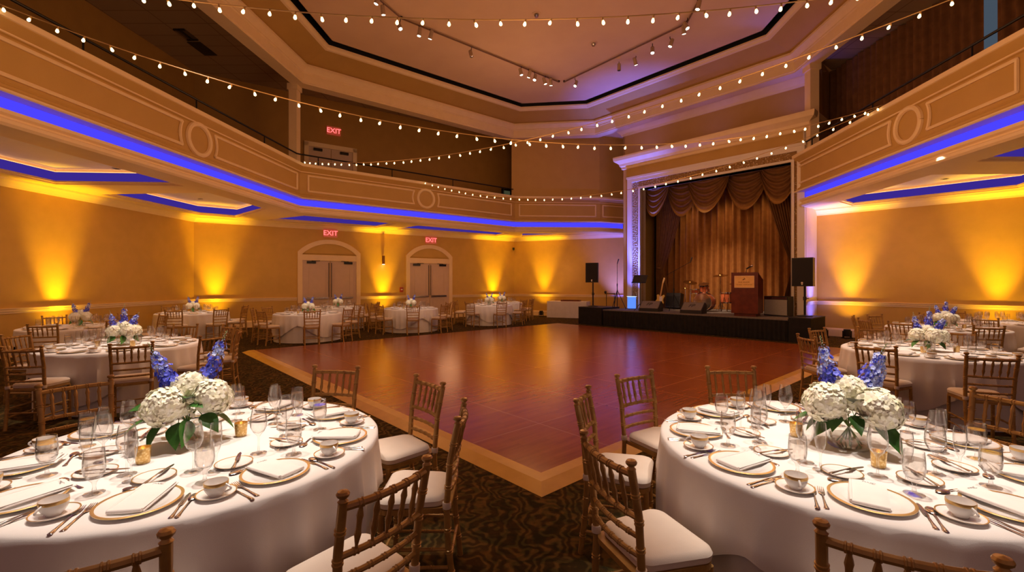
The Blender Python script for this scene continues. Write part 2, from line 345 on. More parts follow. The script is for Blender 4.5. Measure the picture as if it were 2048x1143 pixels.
def mouldings(a,b_,spans,meds,name):
    """raised panel frames and round medallions on one straight stretch of the gallery front"""
    a=Vector(a); d=(Vector(b_)-a); L=d.length; d/=L; nn=Vector((d.y,-d.x)); mb=MB(); z0,z1=4.60,5.10
    P=lambda t,z,o=.012:(a.x+d.x*t+nn.x*o,a.y+d.y*t+nn.y*o,z)
    R=.044
    for t0,t1 in spans:
        pts=[]
        def side(t,sgn):
            for m in meds:
                if abs(t-m)<.8:
                    return [P(m+(1 if t>m else -1)*math.sqrt(.56**2-(zz-4.85)**2)*1.0,zz) for zz in [z0+(z1-z0)*k/8 for k in range(9)]]
            return [P(t,z0),P(t,z1)]
        l_,r_=side(t0,0),side(t1,1); loop=l_+r_[::-1]; loop.append(loop[0])
        for i in range(len(loop)-1): mb.tube([loop[i],loop[i+1]],R*.75,6)
        for p in loop: mb.ball(p,R*.75,6,4)
    for m in meds:
        mb.tube([P(m+.34*math.cos(k*PI/18),4.85+.34*math.sin(k*PI/18)) for k in range(37)],R*1.25,8,caps=False)
    S(mb,name,CREAM)
def dist(a,b_): return (Vector(a)-Vector(b_)).length
L1=dist(K[0],K[1]); mouldings(K[0],K[1],[(.3,L1-4.41-.7),(L1-4.41+.7,L1-.2)],[L1-4.41],'trim_panel_left')
L2=dist(K[1],K[2]); mouldings(K[1],K[2],[(.25,L2*.506-.7),(L2*.506+.7,L2-.22)],[L2*.506],'trim_panel_rear')
L3=dist(K[2],K[3]); mouldings(K[2],K[3],[(.2,L3-.2)],[],'trim_panel_stage'); L4=dist(K[3],K[4]); mouldings(K[3],K[4],[(.15,L4-.12)],[],'trim_panel_stage_end')
mouldings(KR[0],KR[1],[(.15,4.49-.7),(4.49+.7,6.75)],[4.49],'trim_panel_right')
# gallery floor slabs
mb=MB(); flat(mb,SOFL,4.42); S(mb,'floor_gallery_left',CARPET); mb=MB(); flat(mb,SOFR,4.42); S(mb,'floor_gallery_right',CARPET)
# ---- beam, cornice and raised main ceiling
mb=MB(); mb.sweep(E_,[(-.4,8.05),(0,8.05),(0,8.09),(.02,8.1),(.02,8.36),(.05,8.38),(.05,8.42),(.10,8.48),(.16,8.54),(.19,8.56),(.19,8.62),(.12,8.64),(.12,8.70),(-.4,9.1)],cap=False); S(mb,'trim_main_cornice',[CREAM])
mb=MB(); mb.sweep(E_,[(.12,8.66),(.95,8.90),(.95,8.94),(.12,8.72)]); S(mb,'ceiling_cove',FASCIA)
mb=MB(); mb.sweep(E_,[(.92,8.88),(.98,8.90),(1.02,8.95),(1.06,8.97),(1.06,9.02),(.92,9.02)]); S(mb,'trim_ceiling_edge',CREAM)
def offs(line,o):
    L=[Vector(p) for p in line]; out=[]
    for i in range(len(L)):
        nr=lambda a,c:Vector(((c-a).y,-(c-a).x)).normalized()
        a=nr(L[max(i-1,0)],L[max(i,1)]); c=nr(L[min(i,len(L)-2)],L[min(i+1,len(L)-1)]); m=(a+c).normalized(); out.append(tuple(L[i]+m*(o/max(.3,m.dot(a)))))
    return out
IN_=offs(E_,1.18); mb=MB(); flat(mb,IN_,9.10); mb.sweep(IN_,[(0,9.10),(-.0,9.11),(-.0,9.3),(.03,9.3),(.03,9.10)]); S(mb,'ceiling_main',CEIL)
mb=MB(); flat(mb,offs(E_,.3),9.5); mb.sweep(offs(E_,.95),[(0,9.02),(0,9.5),(-.02,9.5),(-.02,9.02)]); S(mb,'ceiling_slot',BLACK)
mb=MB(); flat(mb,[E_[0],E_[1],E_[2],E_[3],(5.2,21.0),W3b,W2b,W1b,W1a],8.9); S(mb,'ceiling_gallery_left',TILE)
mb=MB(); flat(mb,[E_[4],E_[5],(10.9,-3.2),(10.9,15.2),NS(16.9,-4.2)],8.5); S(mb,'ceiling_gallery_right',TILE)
mb=MB(); flat(mb,[(E_[3][0]-.3,E_[3][1]+.4),E_[3],E_[4],NS(16.9,-4.1),NS(16.9,-11.6),(5.5,21.3)],8.25); S(mb,'ceiling_over_stage',CREAM)
for nm,(x,y) in (('column_left',(-7.12,14.95)),('column_right',(8.9,13.55))):
    mb=MB(); mb.box(x-.13,x+.13,y-.13,y+.13,4.42,8.1); mb.box(x-.17,x+.17,y-.17,y+.17,7.9,8.1); o=S(mb,nm,CREAM)
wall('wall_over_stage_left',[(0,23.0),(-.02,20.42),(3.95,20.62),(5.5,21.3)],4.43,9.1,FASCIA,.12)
# ---- stage tower (the proscenium)
sL,sR,zO=-9.92,-4.70,5.27
def nsbox(mb,n0,n1,s0,s1,z0,z1,mi=0):
    vs=[(*NS(a,c),z) for z in (z0,z1) for c in (s0,s1) for a in (n0,n1)]
    mb.add(vs,[(0,2,3,1),(4,5,7,6),(0,1,5,4),(2,6,7,3),(0,4,6,2),(1,3,7,5)],mi)
mb=MB(); nsbox(mb,15.6,15.85,-10.75,sL,0,6.5); nsbox(mb,15.6,15.85,sR,-4.33,0,6.5); nsbox(mb,15.6,15.85,sL,sR,zO,6.5)
nsbox(mb,15.85,17.9,-10.75,-10.62,0,6.5); nsbox(mb,15.6,16.9,-10.75,-4.33,6.45,6.55); S(mb,'wall_stage_front',FASCIA); mb=MB(); nsbox(mb,15.6,16.85,-4.40,-4.322,0,6.5); S(mb,'wall_stage_side',WHITEP)
mb=MB(); nsbox(mb,16.72,16.9,-11.55,-4.2,6.5,8.3); nsbox(mb,16.72,17.6,-11.55,-11.45,6.5,8.3); nsbox(mb,16.4,17.8,-4.32,-4.2,4.43,9.0); S(mb,'wall_over_stage',FASCIA)
mb=MB(); mb.sweep([NS(17.2,-11.57),NS(16.72,-11.57),NS(16.72,-4.2)],[(0,7.92),(.03,7.94),(.05,8.0),(.12,8.08),(.2,8.16),(.24,8.25),(0,8.25)]); S(mb,'trim_stage_crown',CREAM)
mb=MB(); mb.sweep([NS(16.6,-10.77),NS(15.58,-10.77),NS(15.58,-4.31),NS(16.6,-4.31)],[(0,6.16),(.04,6.18),(.04,6.26),(.09,6.30),(.11,6.38),(.18,6.44),(.26,6.50),(.28,6.60),(.28,6.66),(0,6.66)]); S(mb,'trim_stage_cornice',CREAM)
mb=MB()
def frame3(mb,s0,s1,z1,w,n0,n1,mi=0):
    nsbox(mb,n0,n1,s0,s0+w,0,z1,mi); nsbox(mb,n0,n1,s1-w,s1,0,z1,mi); nsbox(mb,n0,n1,s0+w,s1-w,z1-w,z1,mi)
frame3(mb,sL-.085,sR+.085,zO+.085,.085,15.5,15.62); frame3(mb,sL-.57,sR+.37,zO+.51,.24 if False else .20,15.48,15.62)
nsbox(mb,15.5,15.88,sL-.02,sL,0,zO); nsbox(mb,15.5,15.88,sR,sR+.02,0,zO); nsbox(mb,15.5,15.88,sL,sR,zO,zO+.02)
nsbox(mb,15.46,15.62,sL-.60,sR+.40,zO+.45,zO+.53); S(mb,'trim_proscenium',WHITEP)
mb=MB(); frame3(mb,sL-.37,sR+.30,zO+.31,.24,15.545,15.62); S(mb,'trim_gilt_frame',GILT)
# alcove behind the stage opening
mb=MB(); nsbox(mb,17.7,17.9,-10.75,-4.33,0,6.5); nsbox(mb,15.85,17.9,-4.45,-4.33,0,6.5); nsbox(mb,15.85,17.9,-10.7,-4.4,6.3,6.4); S(mb,'wall_stage_alcove',BLACK)
# ---- dance floor
N0=U(1083.5,993.7,0); ang=math.atan2(.672,.74)
fl=empty('dance_floor',(N0[0],N0[1],0),ang); tag(fl,'reddish brown parquet dance floor with light seams in the middle of the room','dance floor',None,'thing')
A_,B_=11.0,9.75                         # local x along the right edge, local y along the left edge
mb=MB(); mb.box(.26,A_,.26,B_,0,.03); mb.build('parquet',PARQ,fl)
def ramp(pts,name):
    mb=MB(); (x0,y0),(x1,y1),(x2,y2),(x3,y3)=pts   # outer start, outer end, inner end, inner start
    m=lambda a,c,t:(a[0]+(c[0]-a[0])*t,a[1]+(c[1]-a[1])*t)
    o0,o1,i1,i0=pts; c0,c1=m(o0,i0,.55),m(o1,i1,.55)
    mb.add([(*o0,.002),(*o1,.002),(*c1,.034),(*c0,.034),(*i1,.036),(*i0,.036),(*i1,.0),(*i0,.0),(*o1,0),(*o0,0)],[(0,1,2,3),(3,2,4,5),(5,4,6,7),(0,9,8,1),(0,3,5,7,9),(1,8,6,4,2)]); mb.build(name,TRIMW,fl)
ramp([(0,0),(0,B_),(.258,B_),(.258,.258)],'edge_trim'); ramp([(A_,0),(0,0),(.258,.258),(A_,.258)],'edge_trim')
# ================================================================ DOORS, SIGNS AND FITTINGS ON THE WALLS
w2d=(Vector(W2b)-Vector(W1b)); w2len=w2d.length; w2d/=w2len; w2ang=math.atan2(-w2d.y,-w2d.x)
def on_w2(name,s,z=0,off=0):
    x,y=W2(s); return empty(name,(x+w2d.y*off,y-w2d.x*off,z),w2ang)
def text(body,size,m,parent,loc,name='lettering',rot=(PI/2,0,PI),ext=.004,align='CENTER',shear=0,sx=1):
    c=bpy.data.curves.new(name,'FONT'); c.body=body; c.size=size; c.extrude=ext; c.align_x=align; c.align_y='CENTER'; c.shear=shear; c.materials.append(m)
    tmp=bpy.data.objects.new('lettering',c); COL.objects.link(tmp); me=bpy.data.meshes.new_from_object(tmp.evaluated_get(bpy.context.evaluated_depsgraph_get())); bpy.data.objects.remove(tmp)
    o=bpy.data.objects.new(name,me); COL.objects.link(o); o.parent=parent; o.location=loc; o.rotation_euler=rot; o.scale=(sx,1,1); return o
def arched_door(s,hw,name,dz=2.5):
    d=on_w2(name,s); d['kind']='structure'
    mb=MB(); z1,z2=2.83,3.34; ow=hw; iw=hw-.17
    def arc(w,zs,zt,n_=20):
        h=zt-zs; R=(w*w+h*h)/(2*h); cz=zt-R; a0=math.asin(w/R); return [(R*math.sin(-a0+2*a0*k/n_),cz+R*math.cos(-a0+2*a0*k/n_)) for k in range(n_+1)]
    out=[(-ow,0)]+arc(ow,z1,z2)+[(ow,0)]; inn=[(-iw,0)]+arc(iw,z1-.08,z2-.17)+[(iw,0)]
    n=len(out); vs=[]
    for y in (0,.07):
        vs+=[(x,y,z) for x,z in out]+[(x,y,z) for x,z in inn]
    fs=[]
    for k in range(n-1):
        fs+=[(2*n+k,2*n+k+1,3*n+k+1,3*n+k),(k,k+1,2*n+k+1,2*n+k),(n+k,3*n+k,3*n+k+1,n+k+1)]
    mb.add(vs,fs); mb.box(-iw,iw,0,.06,dz,dz+.22); mb.build('casing',CREAM,d)
    mb=MB(); mb.add([(x,.012,z) for x,z in arc(iw+.02,z1-.08,z2-.16)],[tuple(range(21))]); mb.box(-iw,iw,0,.012,dz+.2,z1-.05); mb.build('transom_panel',WALL,d)
    mb=MB(); mb.box(-iw,-iw+.09,0,.03,0,dz); mb.box(iw-.09,iw,0,.03,0,dz); mb.build('jamb',DOORM,d)
    for sg in (-1,1):
        a,b_=sorted((sg*.012,sg*(iw-.09))); mb=MB(); mb.box(a,b_,0,.022,.01,dz-.01)
        for zz in ((1.15,2.2),(.2,.9)):
            x0,x1,za,zb=a+.14,b_-.14,zz[0],zz[1]
            for q in ((x0,x1,za,za+.025),(x0,x1,zb-.025,zb),(x0,x0+.025,za,zb),(x1-.025,x1,za,zb)): mb.box(q[0],q[1],.02,.032,q[2],q[3])
        lf=mb.build('door_leaf',DOORM,d)
        mb=MB(); mb.box(a+.05,b_-.05,.03,.085,1.0,1.06); mb.build('push_bar',CHROME,lf)
        cx=sg*(iw-.32); mb=MB(); mb.box(cx-.16,cx+.16,.022,.09,dz-.12,dz-.03); mb.tube([(cx,.1,dz-.02),(cx-sg*.3,.14,dz-.01)],.012,6); mb.build('door_closer',BLACKM,lf)
        mb=MB(); mb.tube([(sg*.05,.05,1.06),(sg*.05,.05,dz-.08)],.012,6); mb.build('bolt_rod',BLACKM,lf)
    return d
arched_door(.333,1.19,'door_1'); arched_door(.653,1.12,'door_2')
d=on_w2('door_3',.336); d['kind']='structure'
mb=MB(); mb.box(-1.0,-.84,0,.07,4.43,7.1); mb.box(.84,1.0,0,.07,4.43,7.1); mb.box(-1,1,0,.07,6.95,7.12); mb.build('casing',CREAM,d)
for sg in (-1,1):
    a,b_=sorted((sg*.01,sg*.84)); mb=MB(); mb.box(a,b_,0,.02,4.43,6.95); lf=mb.build('door_leaf',DOORM,d)
    mb=MB(); mb.box(sg*.5-.16,sg*.5+.16,.02,.1,6.8,6.9); mb.build('door_closer',BLACKM,lf)
d=on_w2('window_1',.965); d['kind']='structure'
mb=MB(); mb.box(-.3,.3,.0,.03,4.5,6.35); mb.build('window_frame',BLACK,d); mb=MB(); mb.box(-.2,.2,.03,.035,4.6,6.25); mb.build('pane',glow('dusk_pane',(.28,.30,.16),.16),d)
for s,z,lab in ((.3336,3.6,'red exit sign above the left arched double door'),(.657,3.55,'red exit sign above the right arched double door'),(.343,7.69,'red exit sign on the dark gallery wall above the upper double door')):
    t=on_w2('exit_sign',s,z); tag(t,lab,'exit sign','exit signs')
    mb=MB(); mb.box(-.26,.26,.0,.07,-.16,.16); mb.build('sign_box',EXITB,t)
    text('EXIT',.27,EXITM,t,(0,.075,-.005),'lettering',sx=1.0)
t=on_w2('wall_sconce',.4925,2.59); tag(t,'small cylinder sconce on the amber lit wall between the arched doors','wall sconce')
mb=MB(); mb.lathe([(.055,-.18),(.055,.18)],16,(0,.11,0)); mb.box(-.03,.03,0,.07,-.06,.06); mb.build('body',mat('bronze',(.2,.09,.03),.35,.8),t)
mb=MB(); mb.lathe([(.05,-.19),(.05,-.182)],16,(0,.11,0)); mb.build('lens',SPOTL,t)
t=on_w2('fire_alarm_box',.554,1.33); tag(t,'small red fire alarm pull box left of the right arched door','fire alarm')
mb=MB(); mb.box(-.07,.07,0,.06,-.1,.1); mb.build('case',mat('alarm_red',(.4,.03,.02),.4),t); mb=MB(); mb.box(-.04,.04,.06,.07,-.02,.03); mb.build('pull_handle',WHITEP,t)
sx,sy=U(1033,497,3.45); t=empty('wall_camera',(W2b[0]-.02,W2b[1]-.15,3.35)); tag(t,'small dark camera in the corner left of the stage under the gallery','camera')
mb=MB(); mb.box(-.05,.05,-.08,.12,-.05,.05); mb.build('body',BLACK,t); mb=MB(); mb.ball((0,-.1,-.04),.05); mb.build('dome',BLACK,t)
# handrails on the gallery fronts
def handrail(line,label,step=2.6,z=5.80,off=-.12):
    t=empty('handrail',(line[0][0],line[0][1],5.46)); tag(t,label,'handrail','handrails on the gallery fronts'); o0=Vector((line[0][0],line[0][1],5.46))
    mb=MB(); pts=[]; 
    for a,b_ in zip(line[:-1],line[1:]):
        a,b_=Vector(a),Vector(b_); dd=(b_-a).normalized(); nn=Vector((dd.y,-dd.x))*off; pts+=[(a.x+nn.x,a.y+nn.y,z),(b_.x+nn.x,b_.y+nn.y,z)]
    mb.tube([Vector(p)-o0 for p in pts],.024,8); mb.build('rail',BLACKM,t)
    for i in range(0,len(pts)-1):
        a,b_=Vector(pts[i]),Vector(pts[i+1]); L=(b_-a).length
        for k in range(int(L/step)+1):
            p=a+(b_-a)*min(1,(k*step+.6)/max(L,.1)); 
            if (p-a).length>L-.1: continue
            mb=MB(); mb.tube([(p.x-o0.x,p.y-o0.y,-.005),(p.x-o0.x,p.y-o0.y,z-5.46)],.016,6); mb.build('post',BLACKM,t)
handrail(K[:3],'dark thin handrail along the left and rear gallery front'); handrail(KR,'dark thin handrail along the right gallery front')
# dark curtains behind the right gallery
def pleats(mb,x0,x1,z0,z1,wave=.22,amp=.06,fx=None,seed=1,mi=0,rows=2,flare=None):
    """a hanging pleated cloth: x runs along it, y is the fold depth"""
    rnd=random.Random(seed); n=max(8,int((x1-x0)/wave*8)); ph=[rnd.uniform(.75,1.25) for _ in range(n+1)]; vs=[];fs=[]; acc=0
    xs=[];ys=[]
    for k in range(n+1):
        acc+=2*PI/8*ph[k]; xs.append(x0+(x1-x0)*k/n); ys.append(amp*math.sin(acc)+amp*.35*math.sin(acc*.37+seed))
    for r_ in range(rows+1):
        for k in range(n+1): 
            z=z0+(z1-z0)*r_/rows; x=xs[k]; 
            if flare: x=flare(x,r_/rows)
            vs.append((x,ys[k]*(1.15-.3*r_/rows),z))
    for r_ in range(rows):
        for k in range(n): fs.append((r_*(n+1)+k,r_*(n+1)+k+1,(r_+1)*(n+1)+k+1,(r_+1)*(n+1)+k))
    mb.add(vs,fs,mi,True)
for i,(y0,y1) in enumerate(((10.05,14.9),(6.3,9.75),(2.4,6.2))):
    mb=MB(); pleats(mb,0,y1-y0,4.45,8.45,.24,.07,seed=i+3); o=mb.build('curtain',DRAPED,None,(10.35,y1,0),-PI/2,sharp=0)
    tag(o,['dark pleated curtain on the right gallery nearest the stage','dark pleated curtain on the right gallery beside the bluish window gap','dark pleated curtain on the right gallery nearest the viewer'][i],'curtain','gallery curtains')
mb=MB(); mb.box(10.6,10.74,9.5,10.3,4.6,8.45); o=mb.build('window_2',glow('dusk_blue_pane',(.16,.22,.30),.35)); o['kind']='structure'
# vents in the gallery ceiling
for px,py,nm,lab,dx,dy in ((372,68,'ceiling_vent','slatted air vent in the dark tile ceiling of the left gallery',.16,.30),(405,97,'return_grille','dark flat return grille beside the slatted vent in the gallery ceiling',.2,.4)):
    x,y=U(px,py,8.9); t=empty(nm,(x,y,8.9)); tag(t,lab,'vent')
    mb=MB(); mb.box(-dx,dx,-dy,dy,-.02,-.001); mb.build('panel',BLACK if 'vent' not in nm else mat('vent_grey',(.10,.07,.04),.5),t)
    if 'vent' in nm:
        mb=MB(); mb.box(-dx,dx,-dy,-dy+.05,-.05,-.02); mb.box(-dx,dx,dy-.05,dy,-.05,-.02); mb.box(-.03,.03,-dy,dy,-.05,-.02); mb.build('slat',BLACK,t)
# recessed downlights under the galleries
for k,(px,py,lab) in enumerate(((400,397,'small recessed ceiling light above the left rear corner table'),(1890,357,'small recessed ceiling light above the right rear tables'),(233,336.5,'small recessed ceiling light near the left wall'),(310,372,'tiny recessed ceiling light over the left tables'))):
    if k==3: px,py=234,337
    x,y=U(px,py,4.27)
    if k==3: continue
    t=empty('downlight',(x,y,4.27)); tag(t,lab,'downlight','recessed downlights under the galleries')
    mb=MB(); mb.lathe([(.085,-.012),(.085,0),(.06,-.012)],20); mb.build('trim_ring',WHITEP,t); mb=MB(); mb.lathe([(.06,-.008),(.0,-.009)],20); mb.build('lens',SPOTL if k<2 else WHITEP,t)
for px,py,lab in ((1187,86,'small chrome sprinkler plate on the main ceiling beside the right track'),(1073,28,'small round chrome sensor on the main ceiling above the string lights')):
    x,y=U(px,py,9.1); t=empty('ceiling_sprinkler',(x,y,9.1)); tag(t,lab,'sprinkler'); mb=MB(); mb.lathe([(.13,-.01),(.13,0)],16); mb.build('plate',CEIL,t); mb=MB(); mb.lathe([(.05,-.09),(.07,-.05),(.03,-.01)],12); mb.build('head',CHROME,t)
# ---- track lights on the main ceiling
TZ=9.05
TRK=[[U(752,-6,TZ),U(803,37,TZ),U(1118,164,TZ)],[U(1128,164,TZ),U(1373,47,TZ),U(1402,-6,TZ)]]
for i,l_ in enumerate(TRK):
    o0=Vector((*l_[0],TZ)); t=empty('light_track',o0); tag(t,['brown ceiling track running left of centre above the string lights','brown ceiling track running right of centre toward the stage'][i],'light track')
    mb=MB(); 
    for a,b_ in zip(l_[:-1],l_[1:]): mb.tube([Vector((*a,TZ))-o0,Vector((*b_,TZ))-o0],.025,4)
    mb.build('bar',mat('track_brown',(.16,.075,.04),.5),t)
    for a in l_: mb=MB(); mb.box(a[0]-o0.x-.03,a[0]-o0.x+.03,a[1]-o0.y-.03,a[1]-o0.y+.03,.0,.05); mb.build('mount',BLACKM,t)
HEADS=[(752,8,1),(767,30,1),(801,58,1),(838,72,1),(860,78,1),(943,113,0),(1043,150,1),(1057,155,1),(1069,160,1),(1091,168,1),(1102,171,1),(1150,172,1),(1238,141,2),(1272,130,1),(1305,106,1),(1340,93,1),(1368,68,1),(1375,57,1),(1395,19,1)]
NUMW=['first','second','third','fourth','fifth','sixth','seventh','eighth','ninth','tenth','eleventh']
CANM=noisy('spot_can',(.42,.30,.20),(.46,.33,.22),20,.4)
hp={}
for i,(px,py,k) in enumerate(HEADS):
    x,y=U(px,py,8.72); left=i<11; t=empty('track_spotlight',(x,y,8.72))
    tag(t,(NUMW[i]+' track spotlight from the left on the left ceiling track') if left else (NUMW[i-11]+' track spotlight from the stage corner on the right ceiling track'),'spotlight','track spotlights on the main ceiling')
    M=Matrix.Rotation(.35*math.sin(i*2.1),4,'X')@Matrix.Rotation(.35*math.cos(i*1.7),4,'Y')
    mb=MB(); mb.lathe([(.03,.24),(.055,.22),(.06,.02),(.065,0)],14,M=M); mb.build('can',CANM,t)
    mb=MB(); mb.tube([M@Vector((0,0,.16)),(0,0,.25),(0,0,.295)],.012,6); mb.build('stem',BLACKM,t)
    mb=MB(); mb.lathe([(.058,.005),(.045,-.006),(0,-.012)],14,M=M); mb.build('lens',SPOTL if k==1 else (CHROME if k==0 else BLACK),t)
# ---- string lights
def string(pts,label,nb,sag,group='string lights across the room',drop=.09):
    """pts: two ends in space; the wire hangs between them"""
    a,b_=Vector(pts[0]),Vector(pts[1]); t=empty('string_lights',a); tag(t,label,'string lights',group)
    f=lambda u:(b_-a)*u-Vector((0,0,sag*4*u*(1-u)))
    mb=MB(); mb.tube([f(k/60) for k in range(61)],.008,5)
    for k in range(nb): mb.lathe([(.011,-.04),(.012,-.005),(.006,.006)],8,f((k+.5)/nb),1)
    mb.build('wire',[CABLE,CABLE],t)
    for k in range(nb):
        p=f((k+.5)/nb); bm=MB(); q=random.Random(k*7+nb); tl=Matrix.Rotation(q.uniform(-.35,.35),4,'X')@Matrix.Rotation(q.uniform(-.35,.35),4,'Y')
        o=bpy.data.objects.new('bulb',BULBME); COL.objects.link(o); o.parent=t; o.location=p; o.rotation_euler=tl.to_euler()
        
bm=MB(); bm.lathe([(.0,-.092),(.010,-.090),(.0185,-.080),(.0205,-.069),(.017,-.054),(.011,-.04),(.009,-.035)],10); BULBME=bm.data('bulb',BULB)

string([(-7.28,5.66,5.70),(7.62,5.66,5.88)],'string of warm bulbs strung nearest the viewer along the top of the photo',47,.90)
string([(-7.22,6.3,5.53),(8.12,10.0,5.52)],'string of warm bulbs from the near left gallery down to the right gallery medallion',50,1.38)
string([(-6.72,14.55,5.53),(7.66,5.0,5.92)],'string of warm bulbs rising from the left gallery corner to the upper right',54,1.0)
string([(-3.40,17.35,5.50),(8.16,10.2,5.53)],'string of warm bulbs from the rear gallery medallion past the gilt stage frame',43,1.24)
# ================================================================ CHAIRS
def bamboo(mb,pts,r,step=.105,seg=10,taper=1.0):
    """a round turned stick with pairs of raised rings"""
    P=[Vector(p) for p in pts]; L=[0]
    for a,b_ in zip(P[:-1],P[1:]): L.append(L[-1]+(b_-a).length)
    T=L[-1]
    def at(s):
        for i in range(len(L)-1):
            if s<=L[i+1]+1e-9: return P[i]+(P[i+1]-P[i])*((s-L[i])/max(1e-9,L[i+1]-L[i]))
        return P[-1]
    ss=[(0,1)]; k=1; nr=max(1,int(T/step)); 
    for k in range(1,nr+1):
        c=T*k/(nr+1)
        for dd,q in ((-.011,1.0),(-.009,1.22),(-.005,1.22),(-.003,1.0),(.003,1.0),(.005,1.22),(.009,1.22),(.011,1.0)): ss.append((c+dd,q))
    for l_ in L[1:-1]:
        if all(abs(l_-s_)>.004 for s_,_ in ss): ss.append((l_,1))
    ss.append((T,1)); ss.sort()
    mb.tube([at(s_) for s_,_ in ss],[r*q*(1+(taper-1)*s_/T) for s_,q in ss],seg)
def seat_poly(w0,w1,d0,d1,n=6,inset=0):
    pts=[]; cs=[(w1/2-inset,d1-inset,0),(-w1/2+inset,d1-inset,1),(-w0/2+inset,d0+inset,2),(w0/2-inset,d0+inset,3)]; rr=.06
    for (x,y,q) in cs:
        cx=x-rr*(1 if x>0 else -1); cy=y-rr*(1 if q<2 else -1)
        for k in range(n+1):
            a=q*PI/2+PI/2*k/n; pts.append((cx+rr*math.cos(a),cy+rr*math.sin(a)))
    return pts
def chair_parts():
    """name, mesh builder, material of every part of the bamboo-style chair; +y faces the table"""
    out=[]; bx=.172
    def post(sg): return [(sg*bx,-.225,0),(sg*(bx+.003),-.195,.25),(sg*(bx+.006),-.185,.45),(sg*(bx+.013),-.205,.70),(sg*(bx+.020),-.245,.90)]
    for sg in (-1,1):
        mb=MB(); bamboo(mb,post(sg),.0165,.125,12); p=post(sg)[-1]; mb.lathe([(.0165,-.004),(.019,0),(.013,.006),(.012,.010),(.021,.018),(.023,.026),(.018,.034),(.0,.038)],12,p); out.append(('rear_leg',mb,WOODG))
    for sg in (-1,1): mb=MB(); bamboo(mb,[(sg*.18,.165,0),(sg*.178,.155,.43)],.0155,.14,10); out.append(('front_leg',mb,WOODG))
    def row(z,y,name,r=.011,bow=.022):
        x=bx+.006+.014*(z-.45)/.45; mb=MB(); bamboo(mb,[(-x+2*x*k/8,y-bow*(1-(2*k/8-1)**2),z) for k in range(9)],r,.066,8); out.append((name,mb,WOODG)); return x
    row(.875,-.238,'crest_rail',.0145,.03); row(.695,-.207,'back_rail',.0125); row(.615,-.198,'back_rail'); row(.535,-.192,'back_rail')
    for k in range(5):
        u=(k+1)/6*2-1; bw=1-u*u; mb=MB(); p0=Vector((u*.185,-.207-.022*bw,.700)); p1=Vector((u*.19,-.238-.03*bw,.868)); n_=12
        prof=[.0065,.0068,.010,.0125,.0155,.0125,.0115,.0115,.0125,.0155,.0125,.009,.0065]
        mb.tube([p0+(p1-p0)*i/n_ for i in range(n_+1)],[q*.82 for q in prof],8); out.append(('spindle',mb,WOODG))
    mb=MB(); mb.prism(seat_poly(.355,.405,-.205,.175),.425,.452,0,None,False); out.append(('seat_frame',mb,WOODG))
    for z in (.14,.235):
        for sg in (-1,1): mb=MB(); bamboo(mb,[(sg*.174,-.20,z),(sg*.179,.16,z)],.009,.12,8); out.append(('stretcher',mb,WOODG))
    mb=MB(); bamboo(mb,[(-.178,.16,.185),(.178,.16,.185)],.009,.12,8); out.append(('stretcher',mb,WOODG))
    mb=MB(); bamboo(mb,[(-.172,-.205,.185),(.172,-.205,.185)],.009,.12,8); out.append(('stretcher',mb,WOODG))
    mb=MB(); a=seat_poly(.345,.40,-.17,.178); n=len(a); lay=[(0,.953),(.004,1.0),(.016,1.012),(.028,1.012),(.031,1.02),(.034,1.012),(.046,.985),(.055,.90),(.060,.70),(.062,.35)]
    vs=[];fs=[]
    for z,q in lay: vs+=[(x*q,(y-.0)*q,.4525+z) for x,y in a]
    for i in range(len(lay)-1):
        for k in range(n): fs.append((i*n+k,i*n+(k+1)%n,(i+1)*n+(k+1)%n,(i+1)*n+k))
    fs.append(tuple((len(lay)-1)*n+k for k in range(n))); fs.append(tuple(range(n))[::-1]); mb.add(vs,fs,0,True); out.append(('cushion',mb,CUSH))
    for sg in (-1,1): mb=MB(); mb.lathe([(.0215,.452),(.0225,.455),(.0225,.482),(.0215,.485)],12,(sg*(bx+.006),-.187,0)); out.append(('cushion_strap',mb,CUSH))
    return out
CP=chair_parts()
CH=empty('bamboo_chair',(0,-50,0)); CH_=[]
for nm,mb,m in CP: CH_.append(kid(CH,mb.build(nm,m,CH)))
FAR=MB(); cus=None
for nm,mb,m in CP:
    if m is WOODG:
        b0=len(FAR.v); FAR.v+=mb.v; FAR.f+=[[b0+i for i in f_] for f_ in mb.f]; FAR.m+=mb.m; FAR.s+=mb.s
CF=FAR.build('bamboo_chair',WOODG,None,(0,-50,0)); 
c_=bpy.data.objects.new('cushion',[o for o in CH_ if o.name.startswith('cushion') and 'strap' not in o.name][0].data); COL.objects.link(c_); c_.parent=CF; kid(CF,c_)
ORD=['twelve','one','two','three','four','five','six','seven','eight','nine','ten','eleven']
USED={}
def clock(key,cx,cy,x,y):
    """o'clock of a place round a table, six nearest the viewer as seen along the line of sight"""
    v=Vector((cx,cy)).normalized(); r_=Vector((v.y,-v.x)); dx,dy=x-cx,y-cy
    a=math.atan2(dx*r_.x+dy*r_.y,dx*v.x+dy*v.y)/(2*PI)*12%12; u=USED.setdefault(key,set())
    for q in sorted([k*.5 for k in range(24)],key=lambda q:(min(abs(q-a),12-abs(q-a))+(0.12 if q%1 else 0))):
        if q not in u:
            u.add(q); return ('half past '+ORD[int(q)]) if q%1 else ORD[int(q)]+" o'clock"
TN={1:'left foreground table',2:'right foreground table',3:'second left table',4:'left wall table',5:'left corner table',6:'nearer left door table',7:'farther left door table',8:'right door table',9:'nearer table beside stage',10:'farther table beside stage',11:'second right table',12:'third right table',13:'farthest right table'}
T={1:(-1.67,2.47),2:(1.75,2.45),3:(-5.45,6.40),4:(-8.6,9.1),5:(-9.3,13.3),6:(-5.85,13.1),7:(-6.25,16.4),8:(-3.45,15.6),9:(-.9,18.05),10:(-.45,20.3),11:(5.33,5.85),12:(8.35,8.8),13:(10.75,9.9)}
FIRST={}
